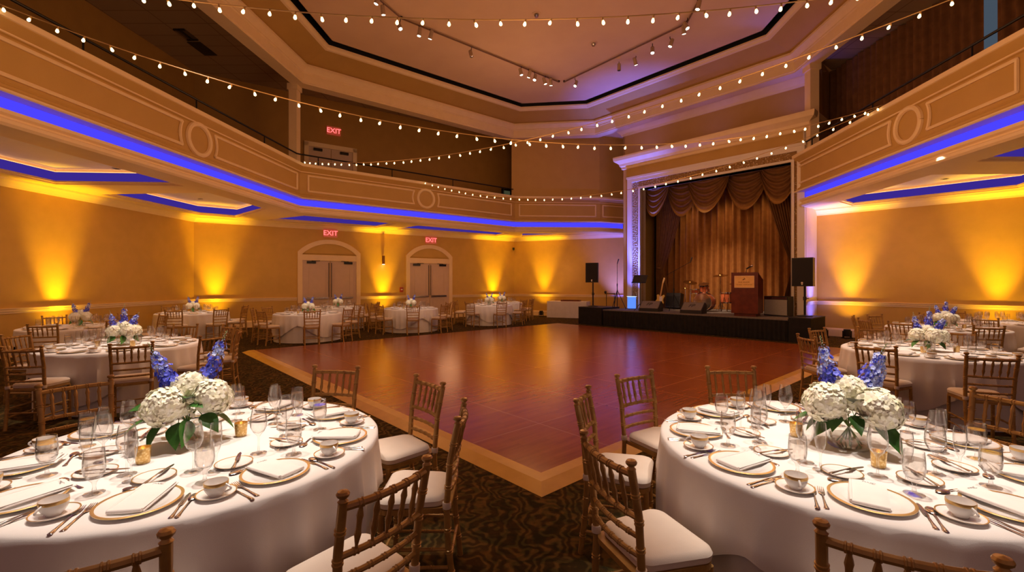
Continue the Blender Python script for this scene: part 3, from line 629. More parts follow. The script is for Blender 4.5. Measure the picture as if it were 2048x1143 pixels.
def chair(t,x,y,hd,full):
    src=CH if full else CF
    o=src if src not in FIRST else copy_tree(src); FIRST[src]=1
    o.location=(x,y,0); o.rotation_euler=(0,0,hd-PI/2)
    tag(o,'gold bamboo-style chair at the %s seat of the %s'%(clock(('c',t),*T[t],x,y),TN[t]),'chair','chairs around the '+TN[t]); return o
def chair_px(t,pa,pb,full=True,use_dir=True,rmin=1.375):
    """a chair from the two finials of its back, .93 m above the floor"""
    a,b_=Vector(U(*pa,.925)),Vector(U(*pb,.925)); m=(a+b_)/2; c=Vector(T[t]); dt=(c-m).normalized(); hd=math.atan2(dt.y,dt.x)
    if use_dir and .28<(a-b_).length<.5:
        d=(b_-a).normalized(); p=Vector((-d.y,d.x)); p=p if p.dot(dt)>0 else -p
        q=(p*.6+dt*.4).normalized(); hd=math.atan2(q.y,q.x)
    rr=(m-c).length
    if rr<rmin: m=c-dt*rmin
    f=Vector((math.cos(hd),math.sin(hd))); o=m+f*.243; chair(t,o.x,o.y,hd,full)
def chair_at(t,deg,r=1.40,full=False,tw=0):
    a=math.radians(deg); c=T[t]; hd=a+PI+math.radians(tw); x=c[0]+r*math.cos(a)+.243*math.cos(hd); y=c[1]+r*math.sin(a)+.243*math.sin(hd); chair(t,x,y,hd,full)
chair_px(1,(310,1063),(-28,1142)); chair_px(1,(702,978),(842,921)); chair_px(1,(823,752),(870,767)); chair_px(1,(631,731),(714,734),True,False); chair_px(1,(82,770),(218,753))
chair_at(1,4.0,1.385,True,-3)
chair_px(2,(1650,1043),(1988,1110)); chair_px(2,(1174,867),(1256,919)); chair_px(2,(1155,792),(1177,779)); chair_px(2,(1244,752),(1313,742)); chair_px(2,(1418,735),(1512,735)); chair_at(2,17,1.46,True)
chair_px(3,(222,688),(303,683.6)); chair_px(3,(12.5,693),(89,691)); chair_px(3,(404,672),(448,667)); chair_at(3,24,1.40,True); chair_at(3,58,1.40,True); chair_px(3,(335,649),(384,650),True,False); chair_at(3,183,1.42,True)
for d_ in (-66,-25,150,60,100): chair_at(4,d_,1.42)
for d_ in (-72,-28,8,150,50): chair_at(5,d_,1.42)
for d_ in (-160,-118,-62,-20,22,165): chair_at(6,d_+0,1.42)
for d_ in (-12,25,175,-40): chair_at(7,d_,1.42)
for d_ in (-160,-122,-75,-28,8,35): chair_at(8,d_,1.42)
for d_ in (-172,-118,-68,-15,165): chair_at(9,d_,1.42)
for d_ in (-25,10,-48): chair_at(10,d_,1.42)
chair_px(11,(1714,685),(1794,693)); chair_px(11,(1930,706),(2040,711)); chair_px(11,(1642,661),(1675,655),True,False); chair_at(11,170,1.42,True,8); chair_at(11,35,1.45,True); chair_at(11,75,1.42,True)
for d_ in (-158,172,140,-112,-62,100): chair_at(12,d_,1.42,d_ in(-158,-112,-62))
for d_ in (-150,80,150,20,-100): chair_at(13,d_,1.42)
# ================================================================ TABLES AND LINEN
TH=.752; ZT=.76
mb=MB(); mb.lathe([(.855,-.02),(.868,-.01),(.868,.0)],48,(0,0,TH-.006)); TOPME=mb.data('tabletop',MAHOG)
mb=MB(); mb.tube([(0,0,0),(0,0,TH-.03)],.02,8); LEGME=mb.data('leg',BLACKM)
def cloth_mesh(R,drop_fn,seed,amp,nf,zt,nring=14,seg=180):
    rnd=random.Random(seed); ph=[rnd.uniform(0,6.28) for _ in range(4)]; vs=[(0,0,zt)];fs=[]; rings=[]
    rs=[.3,.6,R*.92,R-.012,R-.003]; 
    for r_ in rs: rings.append([(r_*math.cos(2*PI*k/seg),r_*math.sin(2*PI*k/seg),zt-(0 if r_<R-.01 else (.002 if r_<R-.005 else .006))) for k in range(seg)])
    for i in range(nring+1):
        u=i/nring; ring=[]
        for k in range(seg):
            a=2*PI*k/seg; z1=drop_fn(a); z=zt-.012-(zt-.012-z1)*u
            w=math.sin(nf*a+ph[0])+.6*math.sin((nf*1.7)//1*a+ph[1])+.35*math.sin((nf*2.6)//1*a+ph[2])
            q=.55+.45*math.sin(3*a+ph[3]); w=(1-2*abs(math.sin(nf*.5*a+ph[0]+.5*math.sin(2*a)))**.7)*(.5+.9*q); e=min(1,(zt-z)/.25)**1.1; r_=R+.004+e*(amp*.9+amp*w*.62)
            ring.append((r_*math.cos(a),r_*math.sin(a),z))
        rings.append(ring)
    for ring in rings: vs+=ring
    for k in range(seg): fs.append((0,1+k,1+(k+1)%seg))
    for i in range(len(rings)-1):
        b0=1+i*seg
        for k in range(seg): fs.append((b0+k,b0+seg+k,b0+seg+(k+1)%seg,b0+(k+1)%seg))
    mb=MB(); mb.add(vs,fs,0,True); return mb
UNDER=cloth_mesh(.872,lambda a:.006,3,.010,30,ZT-.005).data('floor_length_cloth',LINEN,sharp=50)
def over_drop(rot,lo=.13,hi=.47): return lambda a: hi-(hi-lo)*(abs(math.sin(2*(a-rot)))**1.5)
OVERS=[]
for q in range(3): OVERS.append(cloth_mesh(.902,over_drop([.2,.61,1.2][q]),11+q,.026,[30,28,32][q],ZT).data('overlay_cloth',LINEN,sharp=50))
for t,(x,y) in T.items():
    tb=empty('banquet_table',(x,y,0)); tag(tb,'round banquet table under white linen, the '+TN[t],'table','round banquet tables')
    o=bpy.data.objects.new('tabletop',TOPME); COL.objects.link(o); o.parent=tb
    for k in range(4): o=bpy.data.objects.new('leg',LEGME); COL.objects.link(o); o.parent=tb; o.location=(.55*math.cos(PI/4+k*PI/2),.55*math.sin(PI/4+k*PI/2),0)
    o=bpy.data.objects.new('floor_length_tablecloth',UNDER); COL.objects.link(o); o.location=(x,y,0); tag(o,'floor length undercloth below the overlay of the '+TN[t],'tablecloth','floor length tablecloths')
    o=bpy.data.objects.new('overlay_tablecloth',OVERS[{1:0,2:1}.get(t,t%3)]); COL.objects.link(o); o.location=(x,y,.0005); o.rotation_euler=(0,0,{1:0,2:0}.get(t,t*1.3)); tag(o,'white overlay tablecloth draped over the '+TN[t],'tablecloth','white overlay tablecloths')
# ================================================================ PLACE SETTINGS
def lathe_me(name,prof,m,seg=28,sharp=50): mb=MB(); mb.lathe(prof,seg,caps=False); return mb.data(name,m,sharp)
PLATE=lathe_me('dinner_plate',[(0,.004),(.088,.004),(.094,.007),(.137,.0165),(.140,.0165),(.143,.016),(.141,.0135),(.095,.001),(.06,0),(0,0)],PORC,48)
PRIM=lathe_me('gold_rim',[(.1325,.0162),(.134,.0163),(.1432,.0172),(.1442,.0165),(.1432,.0135)],GOLD,48)
BREAD=lathe_me('bread_plate',[(0,.0035),(.052,.0035),(.057,.006),(.078,.0125),(.081,.0125),(.079,.0105),(.056,.001),(0,0)],PORC,36)
BRIM=lathe_me('gold_rim',[(.0765,.0126),(.0812,.0135),(.0818,.0125)],GOLD,36)
SAUC=lathe_me('saucer',[(0,.004),(.024,.004),(.027,.0055),(.03,.005),(.068,.0145),(.0735,.0155),(.0715,.013),(.03,.001),(0,0)],PORC,36)
SRIM=lathe_me('gold_rim',[(.069,.0152),(.0738,.0166),(.0742,.0155)],GOLD,36)
CUPP=lathe_me('coffee_cup',[(0,.0),(.022,.0),(.023,.004),(.033,.014),(.0415,.03),(.0435,.045),(.0435,.058),(.0422,.058),(.041,.045),(.038,.03),(.03,.014),(0,.008)],PORC,32)
CBAND=lathe_me('gold_band',[(.0439,.046),(.0441,.047),(.0441,.056),(.0436,.0587),(.0425,.0587),(.042,.055)],GOLD,32)
mb=MB(); mb.tube([(.040+.026*math.sin(PI*k/10),0,.05-.032*k/10) for k in range(11)],[.0042]*11,8); HANDLE=mb.data('handle',PORC)
def stemware(name,prof_in,m): return lathe_me(name,prof_in,m,28,60)
GOB=stemware('water_goblet',[(0,.0),(.036,.0),(.0365,.002),(.02,.006),(.008,.012),(.006,.03),(.0085,.045),(.013,.052),(.027,.066),(.036,.085),(.0385,.105),(.0375,.135),(.034,.178),(.033,.178),(.0362,.135),(.037,.105),(.034,.085),(.024,.068),(.0,.060)],GLASS)
GWAT=lathe_me('ice_water',[(0,.0615),(.0235,.0695),(.033,.086),(.036,.105),(.0358,.128),(.035,.146),(0,.146)],WATER,24)
WINE=stemware('wine_glass',[(0,.0),(.037,.0),(.0375,.002),(.015,.006),(.0055,.012),(.0042,.05),(.005,.085),(.012,.096),(.027,.112),(.037,.135),(.0395,.155),(.037,.185),(.0295,.228),(.0287,.228),(.036,.185),(.0384,.155),(.036,.135),(.026,.114),(0,.099)],GLASS)
FLUT=stemware('champagne_flute',[(0,.0),(.032,.0),(.0325,.002),(.012,.006),(.005,.012),(.004,.06),(.006,.078),(.016,.10),(.0225,.13),(.0245,.16),(.0235,.20),(.0215,.222),(.0208,.222),(.0228,.20),(.0237,.16),(.0217,.13),(.015,.103),(0,.085)],GLASS)
def cutlery(kind):
    mb=MB(); hz=.004
    def strip(pts,th=.0025):      # (y, half width, z)
        n=len(pts); vs=[];fs=[]
        for y,w,z in pts: vs+=[(-w,y,z),(w,y,z),(w*.6,y,z+th),(-w*.6,y,z+th)]
        for i in range(n-1):
            for q in range(4): fs.append((i*4+q,i*4+(q+1)%4,(i+1)*4+(q+1)%4,(i+1)*4+q))
        fs+=[(3,2,1,0),((n-1)*4,(n-1)*4+1,(n-1)*4+2,(n-1)*4+3)]; mb.add(vs,fs,0,True)
    strip([(-.10,.004,.0),(-.097,.0085,.0002),(-.085,.0092,.0005),(-.07,.0068,.0012),(-.05,.005,.002),(-.01,.0036,.004),(.02,.0034,.005),(.035,.0036,.0045)])
    strip([(-.095,.005,.0024),(-.085,.006,.0028),(-.07,.004,.0034)],.0018)
    if kind=='fork':
        strip([(.03,.0036,.0045),(.042,.010,.0025),(.055,.0122,.0012),(.062,.0122,.001)],.002)
        for x in (-.0102,-.0034,.0034,.0102): mb.tube([(x,.06,.002),(x,.085,.0045),(x*.95,.103,.008)],[.0021,.0019,.0012],6)
    elif kind=='spoon':
        mb.ball((0,.066,.0055),.022,14,8,0,(.86,1.45,.22))
        mb.ball((0,.068,.0082),.0185,14,6,0,(.86,1.4,.12))
    else:
        strip([(.0,.006,.003),(.012,.0085,.002),(.06,.0095,.0012),(.10,.0085,.0008),(.118,.004,.0006)],.0014)
    return mb.data('dinner_'+kind,SILVER,50)
FORK,SPOON,KNIFE=cutlery('fork'),cutlery('spoon'),cutlery('knife')
mb=MB()                                        # folded napkin: a slim stack with a turned corner
def nap_layer(z0,z1,x0,x1,y0,y1,tilt=0):
    n=8; vs=[];fs=[]
    for i in range(n+1):
        for j in range(n+1):
            u,v_=i/n,j/n; x=x0+(x1-x0)*u; y=y0+(y1-y0)*v_; e=min(u,1-u,v_,1-v_)*n; h=z1-(.004 if e<.5 else 0)+.0018*math.sin(7*u+3*v_+z0*300); vs.append((x,y,h))
    for i in range(n):
        for j in range(n): a=i*(n+1)+j; fs.append((a,a+n+1,a+n+2,a+1))
    b0=len(vs); rim=[(i,0) for i in range(n+1)]+[(n,j) for j in range(1,n+1)]+[(i,n) for i in range(n-1,-1,-1)]+[(0,j) for j in range(n-1,0,-1)]
    low=[]
    for i,j in rim: p=vs[i*(n+1)+j]; low.append(len(vs)); vs.append((p[0],p[1],z0))
    for k in range(len(rim)):
        a=rim[k];c=rim[(k+1)%len(rim)]; fs.append((a[0]*(n+1)+a[1],low[k],low[(k+1)%len(rim)],c[0]*(n+1)+c[1]))
    mb.add(vs,fs,0,True)
nap_layer(0,.0075,-.060,.062,-.082,.150); nap_layer(.0078,.015,-.058,.058,-.086,.140); 
mb.tube([(-.058,-.087,.009),(0,-.089,.0095),(.058,-.087,.009)],[.0075,.0085,.0075],8); mb.tube([(-.060,-.08,.008),(-.061,.0,.0085),(-.059,.13,.008)],[.0065,.007,.006],8)
NAPME=mb.data('folded_napkin',NAPK,60)
mb=MB(); mb.box(-.045,.045,-.001,.001,0,.002); 
fc=bpy.data.curves.new('mono','FONT'); fc.body='DNC'; fc.size=.021; fc.extrude=.0002; fc.align_x='CENTER'; fc.shear=.3; fc.materials.append(INKG)
q=bpy.data.objects.new('monogram',fc); COL.objects.link(q); MONO=bpy.data.meshes.new_from_object(q.evaluated_get(bpy.context.evaluated_depsgraph_get())); bpy.data.objects.remove(q)
def inst(name,me,loc,rz,label=None,cat=None,group=None,kids=()):
    o=bpy.data.objects.new(name,me); COL.objects.link(o); o.location=loc; o.rotation_euler=(0,0,rz)
    if label: tag(o,label,cat,group)
    for nm,m2,l2,r2 in kids:
        c=bpy.data.objects.new(nm,m2); COL.objects.link(c); c.parent=o; c.location=l2; c.rotation_euler=(0,0,r2)
    return o
def setting(t,deg,level,rp=.715):
    cx,cy=T[t]; a=math.radians(deg); v=Vector((-math.cos(a),-math.sin(a))); u=Vector((v.y,-v.x)); rz=math.atan2(v.y,v.x)-PI/2
    rnd=random.Random(t*100+int(deg)); px,py=cx-v.x*rp,cy-v.y*rp; ck=clock(('p',t),cx,cy,px,py); tn=TN[t]; z=ZT+.0012
    j=lambda s=.006: rnd.uniform(-s,s)
    def put(name,me,du,dv,dr,label,cat,group,kids=(),dz=0):
        return inst(name,me,(px+u.x*du+v.x*dv,py+u.y*du+v.y*dv,z+dz),rz+dr,('%s at the %s place of the %s'%(label,ck,tn)),cat,group+' on the '+tn,kids)
    put('dinner_plate',PLATE,j(),j(),0,'white gold-rimmed dinner plate','plate','dinner plates',[('gold_rim',PRIM,(0,0,0),0)])
    nk=put('folded_napkin',NAPME,j(),-.004+j(.003),rnd.uniform(-.16,.16),'folded white napkin','napkin','folded napkins',dz=.0152); nk.rotation_euler[0]=.034
    if t<3:
        c=bpy.data.objects.new('monogram',MONO); COL.objects.link(c); c.parent=nk; c.location=(0,.11,.0158)
    if level<=2:
        put('bread_plate',BREAD,-.055+j(),.272+j(),0,'small gold-rimmed bread plate','bread plate','bread plates',[('gold_rim',BRIM,(0,0,0),0)])
        ba=rnd.uniform(-.5,.5) if t<3 else 0; hx=rnd.uniform(2.2,2.9)
        put('saucer',SAUC,.268+j(.004),-.005+j(),0,'gold-edged saucer','saucer','saucers',[('gold_rim',SRIM,(0,0,0),0)])
        put('coffee_cup',CUPP,.268+j(.004),-.005+j(),ha if (ha:=rnd.uniform(-1.9,-.3)) else 0,'gold-banded coffee cup','coffee cup','coffee cups',[('gold_band',CBAND,(0,0,0),0),('handle',HANDLE,(0,0,0),0)],dz=.0058)
    if level==1:
        put('butter_knife',KNIFE,-.04+j(),.275+j(),rnd.uniform(-.5,.5)-.5,'butter knife','butter knife','butter knives',dz=.0145)
        put('dinner_fork',FORK,-.164,-.055+j(.004),j(.02),'inner dinner fork','fork','forks'); put('salad_fork',FORK,-.194,-.065+j(.004),j(.02),'outer salad fork','fork','forks')
        put('dinner_knife',KNIFE,.158,-.055+j(.004),j(.04),'dinner knife','knife','knives'); put('soup_spoon',SPOON,.183,-.06+j(.004),j(.05),'soup spoon','spoon','spoons')
        put('dessert_spoon',SPOON,-.03+j(),.165,PI/2+j(.1),'dessert spoon','dessert spoon','dessert spoons')
    put('water_goblet',GOB,.175+j(.004),.155+j(.008),0,'ice water goblet','water goblet','water goblets',[('ice_water',GWAT,(0,0,0),0)])
    put('wine_glass',WINE,.085+j(.006),.315+j(.006),0,'empty wine glass','wine glass','wine glasses')
    put('champagne_flute',FLUT,.185+j(.006),.285+j(.006),0,'empty champagne flute','champagne flute','champagne flutes')
for k in range(9): setting(1,-113+40*k,1); setting(2,-157+40*k,1)
for t,b0 in ((3,-92),(11,-110),(12,-100)):
    for k in range(9): setting(t,b0+40*k,2)
for t in (4,5,6,7,8,9,10,13):
    for k in range(9): setting(t,-100+t*17+40*k,3)
# ================================================================ FLOWERS, VASES, CANDLES
def floret(mb,c,nrm,size,rnd,npet=4,mi=0,cup=.25):
    nrm=nrm.normalized(); a=nrm.cross(Vector((.3,.5,.8))).normalized(); b_=nrm.cross(a); ph=rnd.uniform(0,6.28)
    for k in range(npet):
        t=ph+2*PI*k/npet; d=a*math.cos(t)+b_*math.sin(t); q=nrm.cross(d); s_=size*rnd.uniform(.85,1.15); lift=rnd.uniform(.1,.5)*cup
        pts=[c-nrm*size*.05]
        for u,w,h in ((.45,.42,.08),(.85,.36,lift),(1.0,0,lift*.8)):
            pts+= [c+d*s_*u+q*s_*w+nrm*s_*h, c+d*s_*u-q*s_*w+nrm*s_*h] if w else [c+d*s_*u+nrm*s_*h]
        mb.add(pts,[(0,2,1),(1,2,4,3),(3,4,5)],mi,True)
def hydrangea(seed,R=.093):
    rnd=random.Random(seed); mb=MB(); mb.ball((0,0,0),R*.80,12,8,0,(1,1,.85)); n=150
    for i in range(n):
        z=1-2*(i+.5)/n; 
        if z<-.75: continue
        a=i*2.39996; r_=math.sqrt(1-z*z); d=Vector((r_*math.cos(a),r_*math.sin(a),z)); w=1+.08*math.sin(5*a+seed)*r_
        d2=(d+Vector((rnd.uniform(-.3,.3),rnd.uniform(-.3,.3),rnd.uniform(-.3,.3)))).normalized()
        floret(mb,Vector((d.x*R*.88*w,d.y*R*.88*w,d.z*R*.78*w)),d2,.0215,rnd)
    return mb.data('hydrangea_head',HYD,0)
HY=[hydrangea(k) for k in (1,2,3)]
def spike(seed,L=.30,pale=False):
    rnd=random.Random(seed); mb=MB(); bend=rnd.uniform(-.05,.05)
    P=lambda u: Vector((bend*u*u,0,L*u))
    mb.tube([P(k/8) for k in range(9)],[.0035-.0026*k/8 for k in range(9)],6,2); n=62
    for i in range(n):
        u=.06+.70*(i/n)**.95; a=i*2.39996; rr=.044*(1-u)**.6+.004; d=Vector((math.cos(a),math.sin(a),.25)).normalized(); rr*=rnd.uniform(.55,1.25); c=P(u)+d*rr
        floret(mb,c,(d+Vector((rnd.uniform(-.4,.4),rnd.uniform(-.4,.4),rnd.uniform(-.2,.4)))),.0165*(1.1-.5*u)*rnd.uniform(.8,1.15),rnd,5,1 if (pale or (u>.42 and rnd.random()<.75)) else 0,.5)
        if rnd.random()<.35: mb.ball(c+d*.004,.0035,6,4,1)
    for i in range(16):
        u=.72+.28*i/16; a=i*2.4; d=Vector((math.cos(a),math.sin(a),.5)); p=P(u); q=p+d*.017*(1.25-u); mb.tube([p,q],.0008,4,2); mb.ball(q,.0052*(1.35-u),7,5,3 if u>.82 else 1)
    return mb.data('delphinium_spike',[DELPH,DELPHP,STEM,BUD],0)
SP=[spike(5),spike(9),spike(12,.22),spike(21,.25,True)]
def leaf_me(seed,m,w=.30,fold=.25,L=.115):
    rnd=random.Random(seed); mb=MB(); n=8; vs=[];fs=[]
    for i in range(n+1):
        u=i/n; hw=w*L*math.sin(PI*u**.8)*(1-.15*u); dz=-.35*L*u*u
        vs+=[(-hw,L*u,dz+hw*fold),(0,L*u,dz),(hw,L*u,dz+hw*fold)]
    for i in range(n):
        for q in (0,1): fs.append((i*3+q,i*3+q+1,i*3+q+4,i*3+q+3))
    mb.add(vs,fs,0,True); mb.tube([(0,-.03,.01),(0,0,0)],.0018,5); return mb.data('leaf',m,0)
LF=[leaf_me(1,LEAF,.36),leaf_me(2,LEAF,.28,.3,.13)]; LG=leaf_me(3,SILVLEAF,.42,.15,.09)
def vase_me(R,Hv): return lathe_me('glass_vase',[(0,0),(R,0),(R+.001,.004),(R+.001,Hv),(R-.003,Hv),(R-.003,.012),(0,.012)],VASE,48,50)
V1,V2=vase_me(.072,.125),vase_me(.095,.125)
WT=lambda R:lathe_me('water',[(0,.013),(R-.005,.013),(R-.005,.055),(0,.055)],WATER,40,50)
VW1,VW2=WT(.072),WT(.092)
VO={1:(-.11,.03),2:(.05,-.01)}
def arrangement(t,spec,vase,lab,full=True):
    x,y=T[t][0]+VO.get(t,(0,0))[0],T[t][1]+VO.get(t,(0,0))[1]; z=ZT+.0012; R,V,VW=(.072,V1,VW1) if vase==1 else (.092,V2,VW2)
    inst('glass_vase',V,(x,y,z),0,'clear cylinder vase under the flowers of the '+TN[t],'vase','glass vases on the tables',[('water',VW,(0,0,0),0)])
    A=empty('floral_arrangement',(x,y,z)); tag(A,lab+' on the '+TN[t],'flowers','floral centrepieces')
    v=Vector((x,y)).normalized(); r_=Vector((v.y,-v.x))     # v away from the viewer, r to the right: the bouquet is posed as the photo shows it
    W=lambda a,b_,c:Vector((r_.x*a+v.x*b_,r_.y*a+v.y*b_,c))
    rnd=random.Random(t)
    def put(name,me,loc,M,sc=1):
        o=bpy.data.objects.new(name,me); COL.objects.link(o); o.parent=A; o.location=loc; o.rotation_euler=M.to_euler(); o.scale=(sc,)*3; return o
    for i,(a,b_,c,s_) in enumerate(spec['h']):
        M=Matrix.Rotation(rnd.uniform(0,6),3,'Z'); d=W(a,b_,c-.14); up=d.normalized(); Q=Vector((0,0,1)).rotation_difference(up).to_matrix(); put('hydrangea_head',HY[i%3],W(a,b_,c),Q@M,s_)
    for i,(a,b_,c,ta,tb,s_) in enumerate(spec['d']):
        up=W(ta,tb,1).normalized(); Q=Vector((0,0,1)).rotation_difference(up).to_matrix(); put('delphinium_spike',SP[i%3 if i<3 else 3],W(a,b_,c),Q@Matrix.Rotation(i*1.7,3,'Z'),s_)
    for i,(a,b_,c,el,s_) in enumerate(spec['l']):
        az=math.atan2(*reversed(W(a,b_,0).to_2d())); put('leaf',LF[i%2],W(a*.72,b_*.72,c),Matrix.Rotation(az-PI/2,3,'Z')@Matrix.Rotation(el,3,'X')@Matrix.Rotation(rnd.uniform(-.5,.5),3,'Y'),s_)
    for a,b_,c,el,s_ in spec.get('g',()):
        az=math.atan2(*reversed(W(a,b_,0).to_2d())); put('grey_leaf',LG,W(a,b_,c),Matrix.Rotation(az-PI/2,3,'Z')@Matrix.Rotation(el,3,'X'),s_)
    n=9 if full else 5
    for k in range(n):
        a=2*PI*k/n+.3; mb=MB(); e=R*.80; q=rnd.uniform(.5,1)
        mb.tube([(-e*q*math.cos(a),-e*q*math.sin(a),.018),(0,0,.10),(R*.6*math.cos(a),R*.6*math.sin(a),.17)],.0035,6); o=mb.build('flower_stem',STEM,A)
    if not full: return A
    mb=MB()
    for k in range(26):
        a=rnd.uniform(0,6.28); q=rnd.uniform(.03,.12); c=W(q*math.cos(a),q*math.sin(a)-.03,rnd.uniform(.17,.25)); floret(mb,c,c-Vector((0,0,.12)),.016,rnd,4)
    mb.build('loose_blossoms',HYD,A,sharp=0); return A
SPEC1=dict(h=[(-.10,-.085,.225,1.15),(.118,-.05,.24,1.15),(.015,.03,.29,1.05),(-.13,.03,.215,.85),(.03,.12,.24,1.0),(-.02,-.10,.20,.42)],
  d=[(-.055,.02,.30,-.50,.1,.92),(.085,.05,.31,.38,.05,1.0),(-.07,.04,.29,-.30,.3,.8)],
  l=[(-.20,-.05,.16,-.1,1.1),(-.13,-.13,.15,-.5,1.2),(-.19,.03,.21,.15,1),(.0,-.16,.15,-.6,1.15),(.09,-.13,.16,-.4,1.15),(.15,-.06,.15,-.35,1.1),(-.05,-.16,.14,-.7,1.2),(.13,.1,.17,-.1,1),(-.1,.14,.17,0,1),(.02,-.10,.20,.5,.8),(.0,-.06,.24,.6,.9),(.03,-.09,.22,.2,.8)])
SPEC2=dict(h=[(-.105,-.08,.235,1.2),(.125,-.06,.225,1.22),(.0,.035,.285,1.05),(-.125,.06,.245,.7),(.04,.13,.24,1.0),(-.155,-.01,.19,.42)],
  d=[(-.055,.02,.29,-.30,.1,.98),(.045,.04,.28,.42,.12,1.0),(-.075,.03,.28,-.42,.1,.8),(.07,.03,.29,.62,.1,.85)],
  l=[(-.15,-.09,.15,-.35,1),(-.19,-.04,.15,-.05,.9),(-.05,-.12,.18,-.35,1.0),(.03,-.12,.185,-.3,.95),(.15,-.12,.16,-.45,1.45),(-.1,-.13,.15,-.4,1),(.14,.1,.16,0,1),(-.08,.14,.17,0,1)],
  g=[(.02,-.085,.25,.7,1.1),(.04,-.10,.20,.3,.9)])
SPEC3=dict(h=[(-.11,-.04,.20,1.0),(.06,-.09,.20,1.12),(.0,.03,.255,1.0),(.14,.0,.20,.9),(-.03,.11,.21,.9)],
  d=[(-.09,.0,.24,-.25,0,.85),(.0,.03,.27,.05,0,1.0),(.08,.02,.25,.45,0,1.0)],
  l=[(-.12,-.12,.13,-.4,1.1),(.0,-.16,.14,-.6,1.1),(.12,-.1,.13,-.4,1.1),(-.16,.03,.14,-.1,1),(.16,.05,.14,-.1,1)])
SPEC4=dict(h=[(-.09,-.05,.20,1.05),(.09,-.05,.20,1.05),(.0,.04,.25,1.0)],d=[(-.05,.02,.25,-.35,0,.9),(.06,.02,.25,.35,0,.95)],l=[(-.12,-.1,.13,-.4,1),(.0,-.16,.14,-.6,1.1),(.14,-.08,.13,-.4,1.1)])
arrangement(1,SPEC1,1,'white hydrangeas with two tall blue delphinium spikes in a V'); arrangement(2,SPEC2,2,'white hydrangeas, blue delphiniums and grey-green leaves')
arrangement(3,SPEC3,1,'white hydrangeas with three blue delphinium spikes',False); arrangement(11,SPEC3,1,'white hydrangeas with blue delphinium spikes',False)
for t in (4,12): arrangement(t,SPEC3 if t==12 else SPEC4,1,'white and blue bouquet',False)
for t in (5,6,7,8,9,10): arrangement(t,SPEC4,1,'small white and blue bouquet',False)
VOT=lathe_me('votive_holder',[(0,0),(.027,0),(.0285,.003),(.0335,.075),(.0315,.075),(.027,.008),(0,.008)],MERC,28,50)
mb=MB(); mb.lathe([(.0265,.01),(.0295,.045),(0,.044)],20,caps=False); WAX=mb.data('candle',mat('candle_wax',(.9,.75,.5),.5,emit=(1,.6,.2),es=.25))
mb=MB(); mb.ball((0,0,.056),.006,8,6,0,(1,1,1.9)); FLAME=mb.data('flame',glow('candle_flame',(1,.62,.2),5))
def votive(t,x,y,lab): inst('votive_holder',VOT,(x,y,ZT+.0012),random.uniform(0,6),lab+' on the '+TN[t],'candle holder','gold votive candle holders',[('candle',WAX,(0,0,0),0),('flame',FLAME,(0,0,0),0)])
for px,py,lab in ((286,925,'gold mottled votive candle holder beside the salt shaker'),(482,871,'gold mottled votive candle holder right of the flowers')): votive(1,*U(px,py,ZT),lab)
for px,py,lab in ((1757,933,'gold mottled votive candle holder right of the vase'),(1592,872,'gold votive candle holder behind the champagne flute')): votive(2,*U(px,py,ZT),lab)
for t in (3,11,12,6,8):
    x,y=T[t]; votive(t,x-.21,y-.17,'gold votive candle holder left of the vase'); votive(t,x+.24,y-.13,'gold votive candle holder right of the vase')
mb=MB(); mb.lathe([(0,0),(.026,0),(.0265,.004),(.019,.05),(.0155,.095),(.0165,.1)],16); SHB=mb.data('salt_shaker',glass('shaker_glass',(.78,.76,.74),.4))
mb=MB(); mb.lathe([(.0005,.001),(.021,.002),(.0165,.055),(0,.055)],14); SALT=mb.data('salt',mat('salt',(.85,.82,.8),.9))
mb=MB(); mb.lathe([(.0172,.098),(.018,.103),(.0165,.108),(.0175,.118),(.013,.130),(0,.135)],16); SCAP=mb.data('cap',CHROME)
for t,(px,py),lab in ((1,(263,912),'glass salt shaker with chrome cap beside the votive'),(2,(1598,868),'glass salt shaker with chrome cap behind the goblet')):
    x,y=U(px,py,ZT); inst('salt_shaker',SHB,(x,y,ZT+.0012),0,lab+' on the '+TN[t],'salt shaker','salt shakers',[('salt',SALT,(0,0,0),0),('cap',SCAP,(0,0,0),0)])
# ================================================================ STAGE
STZ=.62; sang=math.atan2(-.746,.665)
def st(name,n_,s_,z=STZ,rz=0):             # local x runs along the stage to the right, local y goes upstage
    x,y=NS(n_,s_); return empty(name,(x,y,z),sang+rz)
t=st('stage_platform',14.04,-10.6,0); tag(t,'low black skirted stage platform with grey carpet top before the gilt frame','stage')
mb=MB(); mb.box(-.02,6.25,.04,3.4,.56,STZ); mb.build('deck',STAGEF,t)
mb=MB(); pleats(mb,0,6.25,.01,.585,.12,.018,seed=5); o=mb.build('skirt',CLOTHBLK,t,(0,.02,0),sharp=0)
mb=MB(); mb.box(0,6.25,.06,.09,0,.56); mb.build('frame',BLACK,t)
for nm,s0,s1,n1,lab in (('speaker_riser',-11.78,-10.66,15.2,'black cloth covered riser box at the left end of the stage'),('speaker_riser',-4.32,-3.78,15.35,'black cloth covered riser box at the right end of the stage')):
    t=st(nm,14.04,s0,0); tag(t,lab,'riser box','black riser boxes beside the stage'); mb=MB(); mb.box(0,s1-s0,0,n1-14.04,0,.66); mb.build('cover',CLOTHBLK,t); mb=MB(); mb.box(-.005,s1-s0+.005,-.005,n1-14.04,.66,.685); mb.build('top',BLACK,t)
